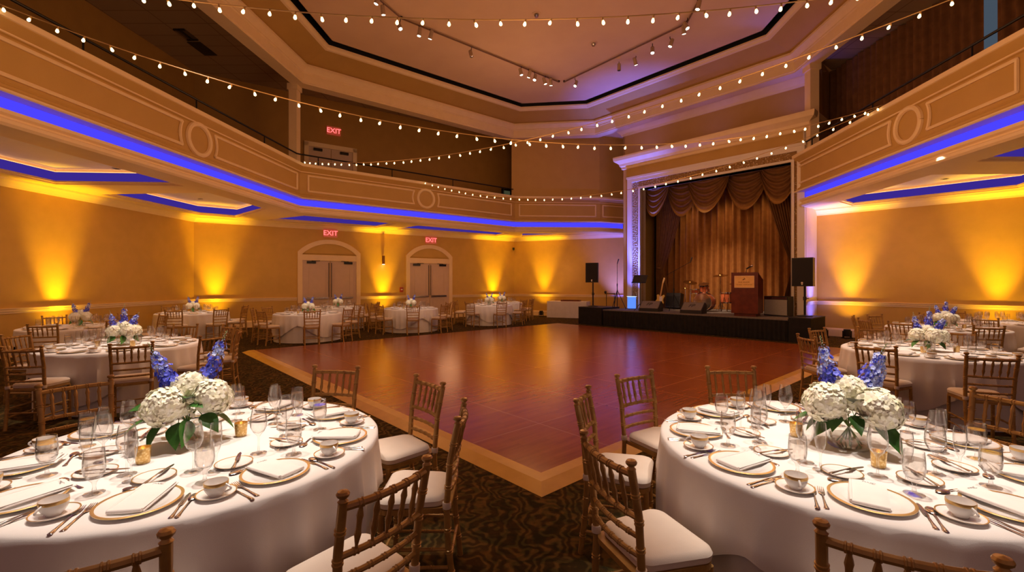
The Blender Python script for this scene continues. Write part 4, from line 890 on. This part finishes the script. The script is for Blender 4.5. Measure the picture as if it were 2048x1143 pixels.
def speaker(n_,s_,z0,zc,w,hh,lab,rz):
    t=st('speaker_pole',n_,s_,z0); tag(t,'black pole holding up the '+lab,'speaker pole','speaker poles'); mb=MB(); mb.tube([(0,0,0),(0,0,zc-hh/2-z0-.002)],.028,10); mb.build('pole',BLACKM,t)
    mb=MB(); mb.lathe([(.045,0),(.045,.1)],10,(0,0,.45)); mb.tube([(0,0,.5),(.1,-.02,.5)],.012,6); mb.build('clamp_knob',BLACK,t); mb=MB(); mb.lathe([(.2,0),(.2,.02),(.04,.04)],16); mb.build('base_plate',BLACKM,t)
    t=st('loudspeaker',n_,s_,zc,rz); tag(t,lab,'loudspeaker','loudspeakers'); mb=MB(); d=w*.45
    mb.prism([(-w/2,-d),(w/2,-d),(w*.36,d),(-w*.36,d)],-hh/2,hh/2); mb.build('cabinet',BLACK,t)
    mb=MB(); mb.box(-w*.46,w*.46,-d-.012,-d-.001,-hh*.47,hh*.47); mb.build('grille',mat('speaker_grille',(.012,.01,.01),.8),t)
    mb=MB(); mb.lathe([(.028,0),(.028,.008)],12,(-.0,0,0),M=Matrix.Translation((0,-d-.012,-hh*.38))@Matrix.Rotation(PI/2,4,'X')); mb.box(-.02,.02,-d-.018,-d-.012,-hh*.45,-hh*.42); mb.build('badge',WHITEP,t)
speaker(14.6,-11.5,.687,2.03,.50,.78,'tall black loudspeaker on a pole left of the stage',.45); speaker(14.75,-4.12,.687,1.93,.52,.80,'tall black loudspeaker on a pole right of the stage',.0)
# podium
t=st('podium',14.62,-5.62,STZ,.12); tag(t,'dark mahogany podium with a brass nameplate at the right of the stage','podium')
mb=MB(); mb.box(-.30,.30,-.26,.26,0,.09); mb.build('plinth',MAHOG,t)
mb=MB(); vs=[(-.37,-.31,.09),(.37,-.31,.09),(.37,.31,.09),(-.37,.31,.09),(-.37,-.31,1.32),(.37,-.31,1.32),(.37,.31,1.10),(-.37,.31,1.10)]; mb.add(vs,[(0,3,2,1),(0,1,5,4),(1,2,6,5),(2,3,7,6),(3,0,4,7),(4,5,6,7)]); mb.build('body',MAHOG,t)
mb=MB(); mb.box(-.275,.275,-.325,-.311,.86,1.22); pl=mb.build('nameplate',BRASSP,t)
mb=MB(); mb.box(-.275,.275,-.328,-.3255,1.205,1.22); mb.box(-.275,.275,-.328,-.3255,.86,.875); mb.box(-.275,-.262,-.328,-.3255,.86,1.22); mb.box(.262,.275,-.328,-.3255,.86,1.22); mb.build('plate_border',mat('pale_brass',(.85,.58,.34),.4),pl)
mb=MB(); mb.add([(-.05,-.3265,1.10),(-.005,-.3265,1.13),(.0,-.3265,1.185),(.008,-.3265,1.135),(.05,-.3265,1.125),(.015,-.3265,1.115),(.0,-.3265,1.105),(-.03,-.3265,1.085)],[tuple(range(8))]); mb.build('emblem',INK,pl)
FCOL=mat('engraved_brown',(.42,.17,.03),.5)
for nm,zz,xa,xb,hh in (('name_line',1.03,-.16,.15,.034),('title_line',.955,-.215,.215,.026)):
    mb=MB(); q=random.Random(hh); xx=xa
    while xx<xb:
        ww=q.uniform(.006,.011); 
        if abs(xx-(xa+xb)/2+.05)>.016: mb.box(xx,xx+ww,-.3268,-.3252,zz-hh/2,zz+hh/2*q.uniform(.6,1)); 
        if q.random()<.6: mb.box(xx,xx+ww*1.7,-.3268,-.3252,zz-hh/2,zz-hh/2+.005)
        xx+=ww*2.1
    mb.build(nm,FCOL,pl)
t=st('podium_microphone',14.66,-5.66,STZ+1.222); tag(t,'black gooseneck microphone rising from the top of the podium','microphone'); mb=MB(); mb.tube([(0,0,.0),(-.02,.02,.1),(.0,.03,.19),(.08,.02,.26)],.008,6); mb.build('gooseneck',BLACKM,t); mb=MB(); mb.tube([(-.02,.025,.215),(.12,.02,.285)],[.013,.022],8); mb.build('handle',BLACK,t); mb=MB(); mb.ball((.15,.02,.30),.036,10,8); mb.build('mic_head',CHROME,t)
# floor monitors
def monitor(n_,s_,lab,rz):
    t=st('floor_monitor',n_,s_,STZ,rz); tag(t,lab,'floor monitor','floor monitors'); w=.36
    mb=MB(); P=[(-.20,0),(.22,0),(.24,.26),(.10,.36),(-.20,.09)]; vs=[(x,y,z) for x in (-w,w) for y,z in P]; n=5
    mb.add(vs,[tuple(range(5))[::-1],tuple(range(5,10))]+[(k,(k+1)%5,5+(k+1)%5,5+k) for k in range(5)]); mb.build('cabinet',BLACK,t)
    M=Matrix.Translation((0,-.05,.225))@Matrix.Rotation(math.atan2(.27,.30),4,'X'); mb=MB(); mb.box(-w*.93,w*.93,-.18,.18,.003,.012,0,M); mb.build('grille',mat('monitor_grille',(.19,.165,.15),.7),t)
    o=text('FP',.20,BLACK,t,M@Vector((-.04,.02,.0135)),'lettering',(math.atan2(.27,.30),0,0),.003,'CENTER',.25)
monitor(14.55,-7.3,'black floor monitor with slanted grille in front of the drum kit',.05); monitor(14.5,-8.85,'black floor monitor with slanted grille before the music stand and guitar',.15)
# microphone and music stands
def mic_stand(n_,s_,h,lab,boom=None,rz=0,tripod=.30):
    t=st('microphone_stand',n_,s_,STZ,rz); tag(t,lab,'microphone stand','microphone stands'); mb=MB(); mb.tube([(0,0,.06),(0,0,h*.55)],.016,8); mb.tube([(0,0,h*.5),(0,0,h)],.009,8); mb.lathe([(.022,0),(.022,.1)],8,(0,0,h*.5)); mb.build('pole',BLACKM,t)
    for k in range(3):
        a=2*PI*k/3+.5; mb=MB(); mb.tube([(0,0,h*.42),(tripod*math.cos(a),tripod*math.sin(a),.01)],.012,6); mb.build('leg',BLACKM,t)
    if boom: mb=MB(); mb.tube([(-boom*.45,0,h-boom*.22),(boom,0,h+boom*.5)],.008,6); mb.build('boom_arm',BLACKM,t); e=(boom,0,h+boom*.5)
    else: e=(0,0,h)
    mb=MB(); mb.tube([Vector(e)+Vector((-.0,0,-.02)),Vector(e)+Vector((.05,0,.12))],[.014,.02],8); mb.ball(Vector(e)+Vector((.06,0,.14)),.027,8,6); mb.build('microphone',BLACK,t)
mic_stand(14.6,-10.34,1.75,'tall black tripod microphone stand at the left end of the stage',None,0,.33); mic_stand(15.2,-8.35,1.42,'boom microphone stand angled over the drum kit',.62,.0)
t=st('music_stand',14.45,-9.25,STZ,.1); tag(t,'black music stand with tilted desk at the left of the stage','music stand'); mb=MB(); mb.tube([(0,0,.1),(0,0,1.05)],.013,8); mb.build('pole',BLACKM,t)
mb=MB(); M=Matrix.Translation((0,-.03,1.12))@Matrix.Rotation(1.0,4,'X'); mb.box(-.27,.27,-.14,.20,-.006,.0,0,M); mb.box(-.27,.27,-.145,-.135,0,.05,0,M); mb.build('desk',BLACK,t)
for k in range(3): a=2*PI*k/3; mb=MB(); mb.tube([(0,0,.25),(.24*math.cos(a),.24*math.sin(a),.01)],.01,6); mb.build('leg',BLACKM,t)
t=st('folding_stand',15.55,-11.35,0); tag(t,'thin black metal stand frame behind the left riser box','stand'); mb=MB()
for x in (-.20,.20): mb.tube([(x,0,0),(x,0,1.17)],.014,6)
mb.tube([(-.27,0,1.17),(.24,0,1.19)],.016,6); mb.build('frame',BLACKM,t); mb=MB(); mb.ball((-.25,0,1.24),.055,8,6); mb.build('head',BLACK,t)
t=st('electric_guitar',15.3,-8.98,STZ); tag(t,'yellow and white electric guitar standing on a stand behind the left floor monitor','guitar')
gb=[(-.15,.0),(-.17,.08),(-.12,.17),(-.13,.24),(-.16,.31),(-.11,.36),(-.04,.31),(.05,.31),(.12,.37),(.16,.33),(.13,.24),(.12,.16),(.17,.08),(.14,.0),(.05,-.04),(-.06,-.04)]
Mg=Matrix.Translation((0,0,.22))@Matrix.Rotation(.12,4,'Y')@Matrix.Rotation(PI/2-.15,4,'X'); mb=MB(); mb.prism(gb,-.02,.022,0,Mg); mb.build('body',mat('guitar_yellow',(.75,.52,.10),.25),t)
mb=MB(); mb.prism([(.02,.05),(.09,.05),(.10,.2),(.06,.3),(-.04,.3),(-.02,.18)],.022,.027,0,Mg); mb.build('pickguard',PORC,t); mb=MB(); mb.box(-.025,.025,.28,.80,.02,.035,0,Mg); mb.build('neck',mat('maple_neck',(.55,.32,.12),.35),t); mb=MB(); mb.prism([(-.03,.80),(.03,.80),(.05,.98),(-.01,1.0)],.015,.03,0,Mg); mb.build('headstock',mat('pale_maple',(.66,.45,.22),.35),t)
mb=MB(); 
for k in range(3): mb.tube([(0,.08,.3),(.16*math.cos(k*2.1+1.6),.08+.16*math.sin(k*2.1+1.6),.01)],.01,6)
mb.build('stand',BLACKM,t)
t=st('guitar_amplifier',16.25,-9.0,STZ+.012); tag(t,'black amplifier box leaning back beside the electric guitar','amplifier'); mb=MB(); M=Matrix.Rotation(-.2,4,'X'); mb.box(-.30,.30,0,.25,.05,.62,0,M); mb.build('cabinet',BLACK,t); mb=MB(); mb.box(-.27,.27,-.012,-.001,.1,.5,0,M); mb.build('grille',CLOTHBLK,t)
t=st('combo_amplifier',15.3,-4.98,STZ,-.2); tag(t,'grey grille combo amplifier right of the podium','amplifier'); mb=MB(); mb.box(-.36,.36,-.14,.16,.01,.60); mb.build('cabinet',BLACK,t); mb=MB(); mb.box(-.34,.34,-.155,-.141,.04,.50); mb.build('grille',GREYG,t); mb=MB(); mb.box(-.34,.34,-.16,-.141,.51,.58); 
mb.build('control_panel',CHROME,t)
mb=MB(); mb.box(-.36,.36,-.15,-.141,.03,.04); mb.build('trim',CHROME,t)
# drum kit
t=st('drum_kit',15.8,-7.5,STZ,.1); tag(t,'drum kit of dark red shells and brass cymbals at the centre of the stage','drum kit')
SHELL=noisy('drum_shell',(.42,.10,.04),(.55,.15,.06),8,.2); CYM=mat('cymbal_brass',(.45,.28,.10),.25,1); HEADM=mat('drum_head',(.78,.72,.68),.4); KICK=mat('kick_head',(.025,.02,.017),.75)
def drum(r,hh,M,head=HEADM,name='tom_drum'):
    mb=MB(); mb.lathe([(r,0),(r,hh)],28,M=M,caps=False); d=mb.build(name,SHELL,t)
    mb=MB()
    for z in (0,hh): mb.lathe([(r+.004,z-.016),(r+.024,z-.02),(r+.024,z+.02),(r+.004,z+.016)],28,M=M)
    for k in range(8): a=k*PI/4; mb.tube([M@Vector((r*1.06*math.cos(a),r*1.06*math.sin(a),.02)),M@Vector((r*1.06*math.cos(a),r*1.06*math.sin(a),hh-.02))],.007,5)
    mb.build('hoop',CHROME,d); mb=MB(); mb.lathe([(0,hh+.003),(r,hh+.003)],28,M=M,caps=False); mb.lathe([(0,-.003),(r,-.003)],28,M=M,caps=False); mb.build('drum_head',head,d)
drum(.29,.42,Matrix.Translation((0,.0,.333))@Matrix.Rotation(PI/2+.0,4,'X')@Matrix.Translation((0,0,-.2)),KICK,'bass_drum')
drum(.15,.24,Matrix.Translation((-.02,.05,.72))@Matrix.Rotation(.35,4,'X')); drum(.17,.15,Matrix.Translation((-.42,.32,.62)),HEADM,'snare_drum'); drum(.2,.34,Matrix.Translation((.62,.35,.32)),HEADM,'floor_tom')
def cymbal(x,y,z,r,tx,ty):
    mb=MB(); mb.tube([(x,y,.03),(x,y,z-.02)],.010,6)
    for k in range(3): a=k*2.1; mb.tube([(x,y,.3),(x+.22*math.cos(a),y+.22*math.sin(a),.014)],.009,5)
    s_=mb.build('cymbal_stand',CHROME,t); mb=MB(); M=Matrix.Translation((x,y,z))@Matrix.Rotation(tx,4,'X')@Matrix.Rotation(ty,4,'Y'); mb.lathe([(r,0),(r*.3,.02),(r*.22,.05),(0,.06)],28,M=M); mb.lathe([(r*.999,-.002),(0,.0)],28,M=M); mb.build('cymbal',CYM,s_)
cymbal(-.55,.1,1.02,.24,.25,.22); cymbal(.42,.35,1.26,.24,.2,0); cymbal(1.0,.15,.98,.24,.15,-.05); cymbal(-.85,.4,.78,.17,0,0)
for q in (0,1):
    mb=MB(); mb.tube([(-.75+q*.12,-.15,.018),(-.6+q*.1,.05,.28)],.012,6); mb.build('pedal_rod',CHROME,t); mb=MB(); mb.tube([(.55+q*.2,.0,.018),(.62+q*.15,.1,.5)],.012,6); mb.build('tom_leg',CHROME,t)
t=st('drum_throne',16.95,-6.9,STZ); tag(t,'round black drum stool behind the kit','stool'); mb=MB(); mb.lathe([(.17,.5),(.18,.53),(.17,.58),(0,.59)],20); mb.build('seat',BLACK,t); mb=MB(); mb.tube([(0,0,.2),(0,0,.5)],.02,6); [mb.tube([(0,0,.3),(.2*math.cos(k*2.1),.2*math.sin(k*2.1),.016)],.012,5) for k in range(3)]; mb.build('base',CHROME,t)
# curtains of the stage
t=st('stage_curtain',17.3,-10.1); tag(t,'brown pleated velvet curtain closing the back of the stage','curtain'); mb=MB(); pleats(mb,0,6.0,.012,5.8,.25,.085,seed=8,rows=3); mb.build('drape',DRAPE,t,sharp=0)
def side_drape(s0,s1,waist,lab,flip):
    t=st('side_drape',16.7,s0); tag(t,lab,'curtain','tied back side drapes'); w=s1-s0
    def fl(x,u):
        u2=u; k=1 if u2<.32 else 0; e=abs(u2-.32)/(.68 if u2>.32 else .32); c=waist+(1-waist)*(e**.8 if u2>.32 else e*.35)
        return (w-(w-x)*c) if flip else x*c
    mb=MB(); pleats(mb,0,w,.012,5.0,.11,.045,seed=6,rows=16,flare=fl); mb.build('drape',SWAG,t,sharp=0)
    mb=MB(); zx=1.6; xx=(w-waist*w/2) if flip else waist*w/2
    mb.lathe([(waist*w*.36,0),(waist*w*.38,.03),(waist*w*.36,.06)],20,(xx,0,zx-.03)); mb.build('tie_band',SWAG,t)
side_drape(-9.95,-8.5,.22,'brown side drape tied back at the left edge of the stage',False); side_drape(-6.1,-4.72,.22,'brown side drape tied back at the right edge of the stage',True)
SW=[(-10.2,-9.02,1.42,16.15),(-9.35,-7.88,1.5,16.45),(-8.35,-6.75,1.5,16.15),(-7.1,-5.55,1.52,16.45),(-5.85,-4.55,1.5,16.15)]
for i,(s0,s1,dr,n0) in enumerate(SW):
    t=st('valance_swag',n0,s0,5.62); tag(t,NUMW[i]+' draped swag from the left of the brown stage valance','swag','draped swags of the stage valance'); w=s1-s0
    def pt(u,v_,o=0):     # u across, v down; folds hang in deepening curves
        x=w*(.5+(u-.5)*(1-.16*v_*0)); zz=-(.10+ (dr-.1)*v_)*(math.sin(PI*u)**.62)*(1) ; y=-.10*math.sin(PI*u)-.05*math.sin(v_*2*PI*6+.3)*math.sin(PI*u)**.5-.08*v_*math.sin(PI*u)
        return (x,y,zz)
    def grid(v0,v1,nv,m,name,off=0):
        mb=MB(); nu=32; vs=[];fs=[]
        for j in range(nv+1):
            for k in range(nu+1): p=pt(k/nu,v0+(v1-v0)*j/nv); vs.append((p[0],p[1]-off,p[2]))
        for j in range(nv):
            for k in range(nu): a=j*(nu+1)+k; fs.append((a,a+nu+1,a+nu+2,a+1))
        mb.add(vs,fs,0,True); mb.build(name,m,t,sharp=0)
    grid(-.09,.88,60,SWAG,'folds'); grid(.88,1.0,6,SWTRIM,'border',.02)
# uplight fixtures along the walls
def uplight(x,y,aim,col,power,lab,blue=False,z=0,size=math.radians(43),blend=1.0,tilt=.085,box=False):
    t=empty('uplight',(x,y,z)); tag(t,lab,'uplight','floor uplights along the walls'); mb=MB(); mb.lathe([(.085,.06),(.09,.08),(.09,.26),(.08,.27)],16); mb.build('can',BLACK,t)
    mb=MB(); mb.lathe([(.08,.265),(0,.266)],16,caps=False); mb.build('lens',AMB if not blue else glow('blue_lens',(.3,.4,1),8),t); mb=MB(); mb.box(-.12,.12,-.07,.07,0,.03); mb.box(-.12,-.1,-.03,.03,0,.22); mb.box(.1,.12,-.03,.03,0,.22); mb.build('yoke',BLACKM,t); lz=.30
    if box:
        lz=.52; mb=MB(); mb.box(-.13,.13,-.13,.13,.03,.47); mb.build('glowing_housing',glow('blue_housing',(.10,.24,.95),1.25),t); mb=MB(); mb.box(-.15,.15,-.15,.15,.47,.49); mb.build('lid',glow('pale_blue_lid',(.6,.75,1),1.3),t)
    d=Vector((aim[0]*math.sin(tilt),aim[1]*math.sin(tilt),math.cos(tilt)))
    for k,(q,sz) in enumerate(((1.0,size),(.085,math.radians(115)))):
        L=bpy.data.lights.new('uplight_beam','SPOT'); L.energy=power*q; L.color=col; L.spot_size=sz; L.spot_blend=blend; L.shadow_soft_size=.09
        o=bpy.data.objects.new('uplight_beam',L); COL.objects.link(o); o.location=(x,y,z+lz); o.rotation_euler=d.to_track_quat('-Z','Y').to_euler()
AC=(1,.545,.006); w2n=(-w2d.y,w2d.x)
def w2at(s,off):
    off+=.04; x,y=W2(s); return x+w2d.y*off,y-w2d.x*off
UP=1150
uplight(-10.68,11.0,(-1,0),AC,UP,'floor uplight at the left wall behind the tables'); uplight(*w2at(.045,.34),w2n,AC,UP,'floor uplight in the left rear corner')
uplight(*w2at(.4925,.32),w2n,AC,UP,'floor uplight between the two arched doors'); uplight(*w2at(.905,.32),w2n,AC,UP,'floor uplight behind the tables left of the stage')
uplight(1.42,22.2,(.387,.922),AC,UP,'small black uplight on the floor left of the buffet table')
x,y=NS(16.22,-3.45); uplight(x,y,(.746,.665),AC,UP,'black uplight on the floor right of the stage riser'); x,y=NS(16.22,-.43); uplight(x,y,(.746,.665),AC,UP,'floor uplight behind the tables on the right wall')
x,y=NS(16.0,-3.98); uplight(x,y,(-.665,.746),(.09,.13,1),1000,'blue floor uplight beside the right riser',True)
x,y=NS(15.08,-10.02); uplight(x,y,(.3,.95),(.09,.13,1),2800,'glowing blue uplight on the stage behind the music stand',True,STZ,box=True)
# buffet table under a white cloth by the stage
x,y=2.66,21.42; t=empty('buffet_table',(x,y,0),math.atan2(-2.3,5.6)); tag(t,'long white draped buffet table along the wall left of the stage','table'); mb=MB(); mb.box(-.9,.9,-.36,.36,.74,.76); mb.build('tabletop',MAHOG,t)
mb=MB(); Wc=[(.93*cx,.39*cy) for cx,cy in ((-1,-1),(1,-1),(1,1),(-1,1))]; vs=[];n=160
for z,q in ((.765,1),(.75,1.006),(.4,1.012),(.01,1.02)):
    for k in range(n):
        u=4*k/n; i=int(u); f_=u-i; a,b_=Wc[i],Wc[(i+1)%4]; w=1+(.012*math.sin(k*1.3)+.01*math.sin(k*.7))*((.77-z)/.76); vs.append(((a[0]+(b_[0]-a[0])*f_)*q*w,(a[1]+(b_[1]-a[1])*f_)*q*w,z))
fs=[tuple(range(n))]+[(r_*n+k,(r_+1)*n+k,(r_+1)*n+(k+1)%n,r_*n+(k+1)%n) for r_ in range(3) for k in range(n)]; mb.add(vs,fs,0,True); o=mb.build('buffet_tablecloth',LINEN,None,(x,y,0),math.atan2(-2.3,5.6),sharp=50); tag(o,'white floor length cloth on the buffet table left of the stage','tablecloth')
t=empty('serving_tray',(x+.1,y-.05,.7665),math.atan2(-2.3,5.6)); tag(t,'dark shallow tray lying on the white buffet table','tray'); mb=MB(); mb.box(-.45,.45,-.16,.16,0,.02); mb.box(-.45,.45,-.16,-.14,.02,.06); mb.box(-.45,.45,.14,.16,.02,.06); mb.box(-.45,-.43,-.14,.14,.02,.06); mb.box(.43,.45,-.14,.14,.02,.06); mb.build('tray',MAHOG,t)
# ================================================================ LIGHT
def spot(x,y,z,tx,ty,tz,power,col,deg,blend=.6,r=.12):
    L=bpy.data.lights.new('spot_beam','SPOT'); L.energy=power; L.color=col; L.spot_size=math.radians(deg); L.spot_blend=blend; L.shadow_soft_size=r
    o=bpy.data.objects.new('spot_beam',L); COL.objects.link(o); o.location=(x,y,z); o.rotation_euler=(Vector((tx,ty,tz))-Vector((x,y,z))).to_track_quat('-Z','Y').to_euler(); return o
WARM=(1,.86,.74)
for t in (1,2):
    for dx,dy,p in ((-1.7,.1,1150),(1.7,.2,1150),(0,1.0,1900)): spot(T[t][0]+dx,T[t][1]+dy,8.95,*T[t],.76,p,WARM,19.5,1.0)
for t,p in ((3,2700),(11,2700)): x,y=T[t]; spot(x*.75,y+.6,8.9,x,y,.76,p,WARM,17,1.0)
for t,p in ((4,420),(5,320),(12,480),(13,360)): x,y=T[t]; spot(x+(.9 if x<0 else -.5),y-.3,4.2,x,y,.76,p*.62,WARM,46,1.0,.06)
for t,p in ((6,1500),(7,1100),(8,1500),(9,1500),(10,1300)): x,y=T[t]; spot(x*.55+.2,y*.72,8.9,x,y,.76,p*.9,WARM,14,1.0)
x,y=NS(17.1,-7.3); spot(1.9,13.2,8.8,x,y,.9,3900,(1,.68,.44),24,.9)
for s_ in (-8.7,-7.3,-5.9): x,y=NS(16.75,s_); x2,y2=NS(17.3,s_); spot(x,y,5.15,x2,y2,1.4,75,(1,.60,.28),75,1.0,.15)
def point(x,y,z,p,col,r=.3):
    L=bpy.data.lights.new('fill_point','POINT'); L.energy=p; L.color=col; L.shadow_soft_size=r; o=bpy.data.objects.new('fill_point',L); COL.objects.link(o); o.location=(x,y,z); return o
GLOWC=(1,.50,.20)
for x,y,z,p in ((-4.2,5.66,4.4,95),(.3,5.66,4.3,95),(4.6,5.66,4.4,95),(-3.4,7.2,4.0,95),(.5,8.1,3.7,95),(4.5,9.1,4.0,95),(-3.5,12.3,4.2,120),(.4,9.8,4.2,95),(4.2,7.3,4.5,95),(0.3,15.0,6.2,130),(4.6,12.5,4.0,120)): point(x,y,z,p*.60,GLOWC,.8)  # added warm fill around the strings, no fixtures of their own
BLU=(.16,.13,1)
spot(4.6,20.4,.3,5.1,21.1,3.4,900,BLU,80,1.0,.1)  # added blue light at the floor by the rear wall, no fixture
for s_ in (-10.3,-7.5,-4.7): x,y=NS(15.9,s_); x2,y2=NS(15.95,s_); spot(x,y,6.72,x2,y2,8.2,32 if s_!=-7.5 else 14,BLU,150,1.0,.1)
for x,y,p in ((-9.0,7.6,34),(-9.0,11.4,34),(-7.6,15.0,34),(-2.6,18.9,34),(2.2,21.2,26),(10.2,11.4,34),(9.8,7.2,34),(-9,3.5,34)): point(x,y,2.2,p*.55,(1,.50,.24),.5)  # added ambient fill below the galleries, without fixtures
w=bpy.data.worlds.new('world'); SC.world=w; w.use_nodes=True; bg=w.node_tree.nodes['Background']; bg.inputs[0].default_value=(1,.53,.43,1); bg.inputs[1].default_value=.185
vs=SC.view_settings; vs.view_transform='Standard'; vs.look='None'; vs.gamma=1; vs.use_curve_mapping=False; vs.exposure=0
cy=SC.cycles; cy.max_bounces=7; cy.diffuse_bounces=4; cy.glossy_bounces=4; cy.transmission_bounces=4; cy.transparent_max_bounces=24; cy.sample_clamp_indirect=6; cy.caustics_reflective=False; cy.caustics_refractive=False; cy.use_denoising=True
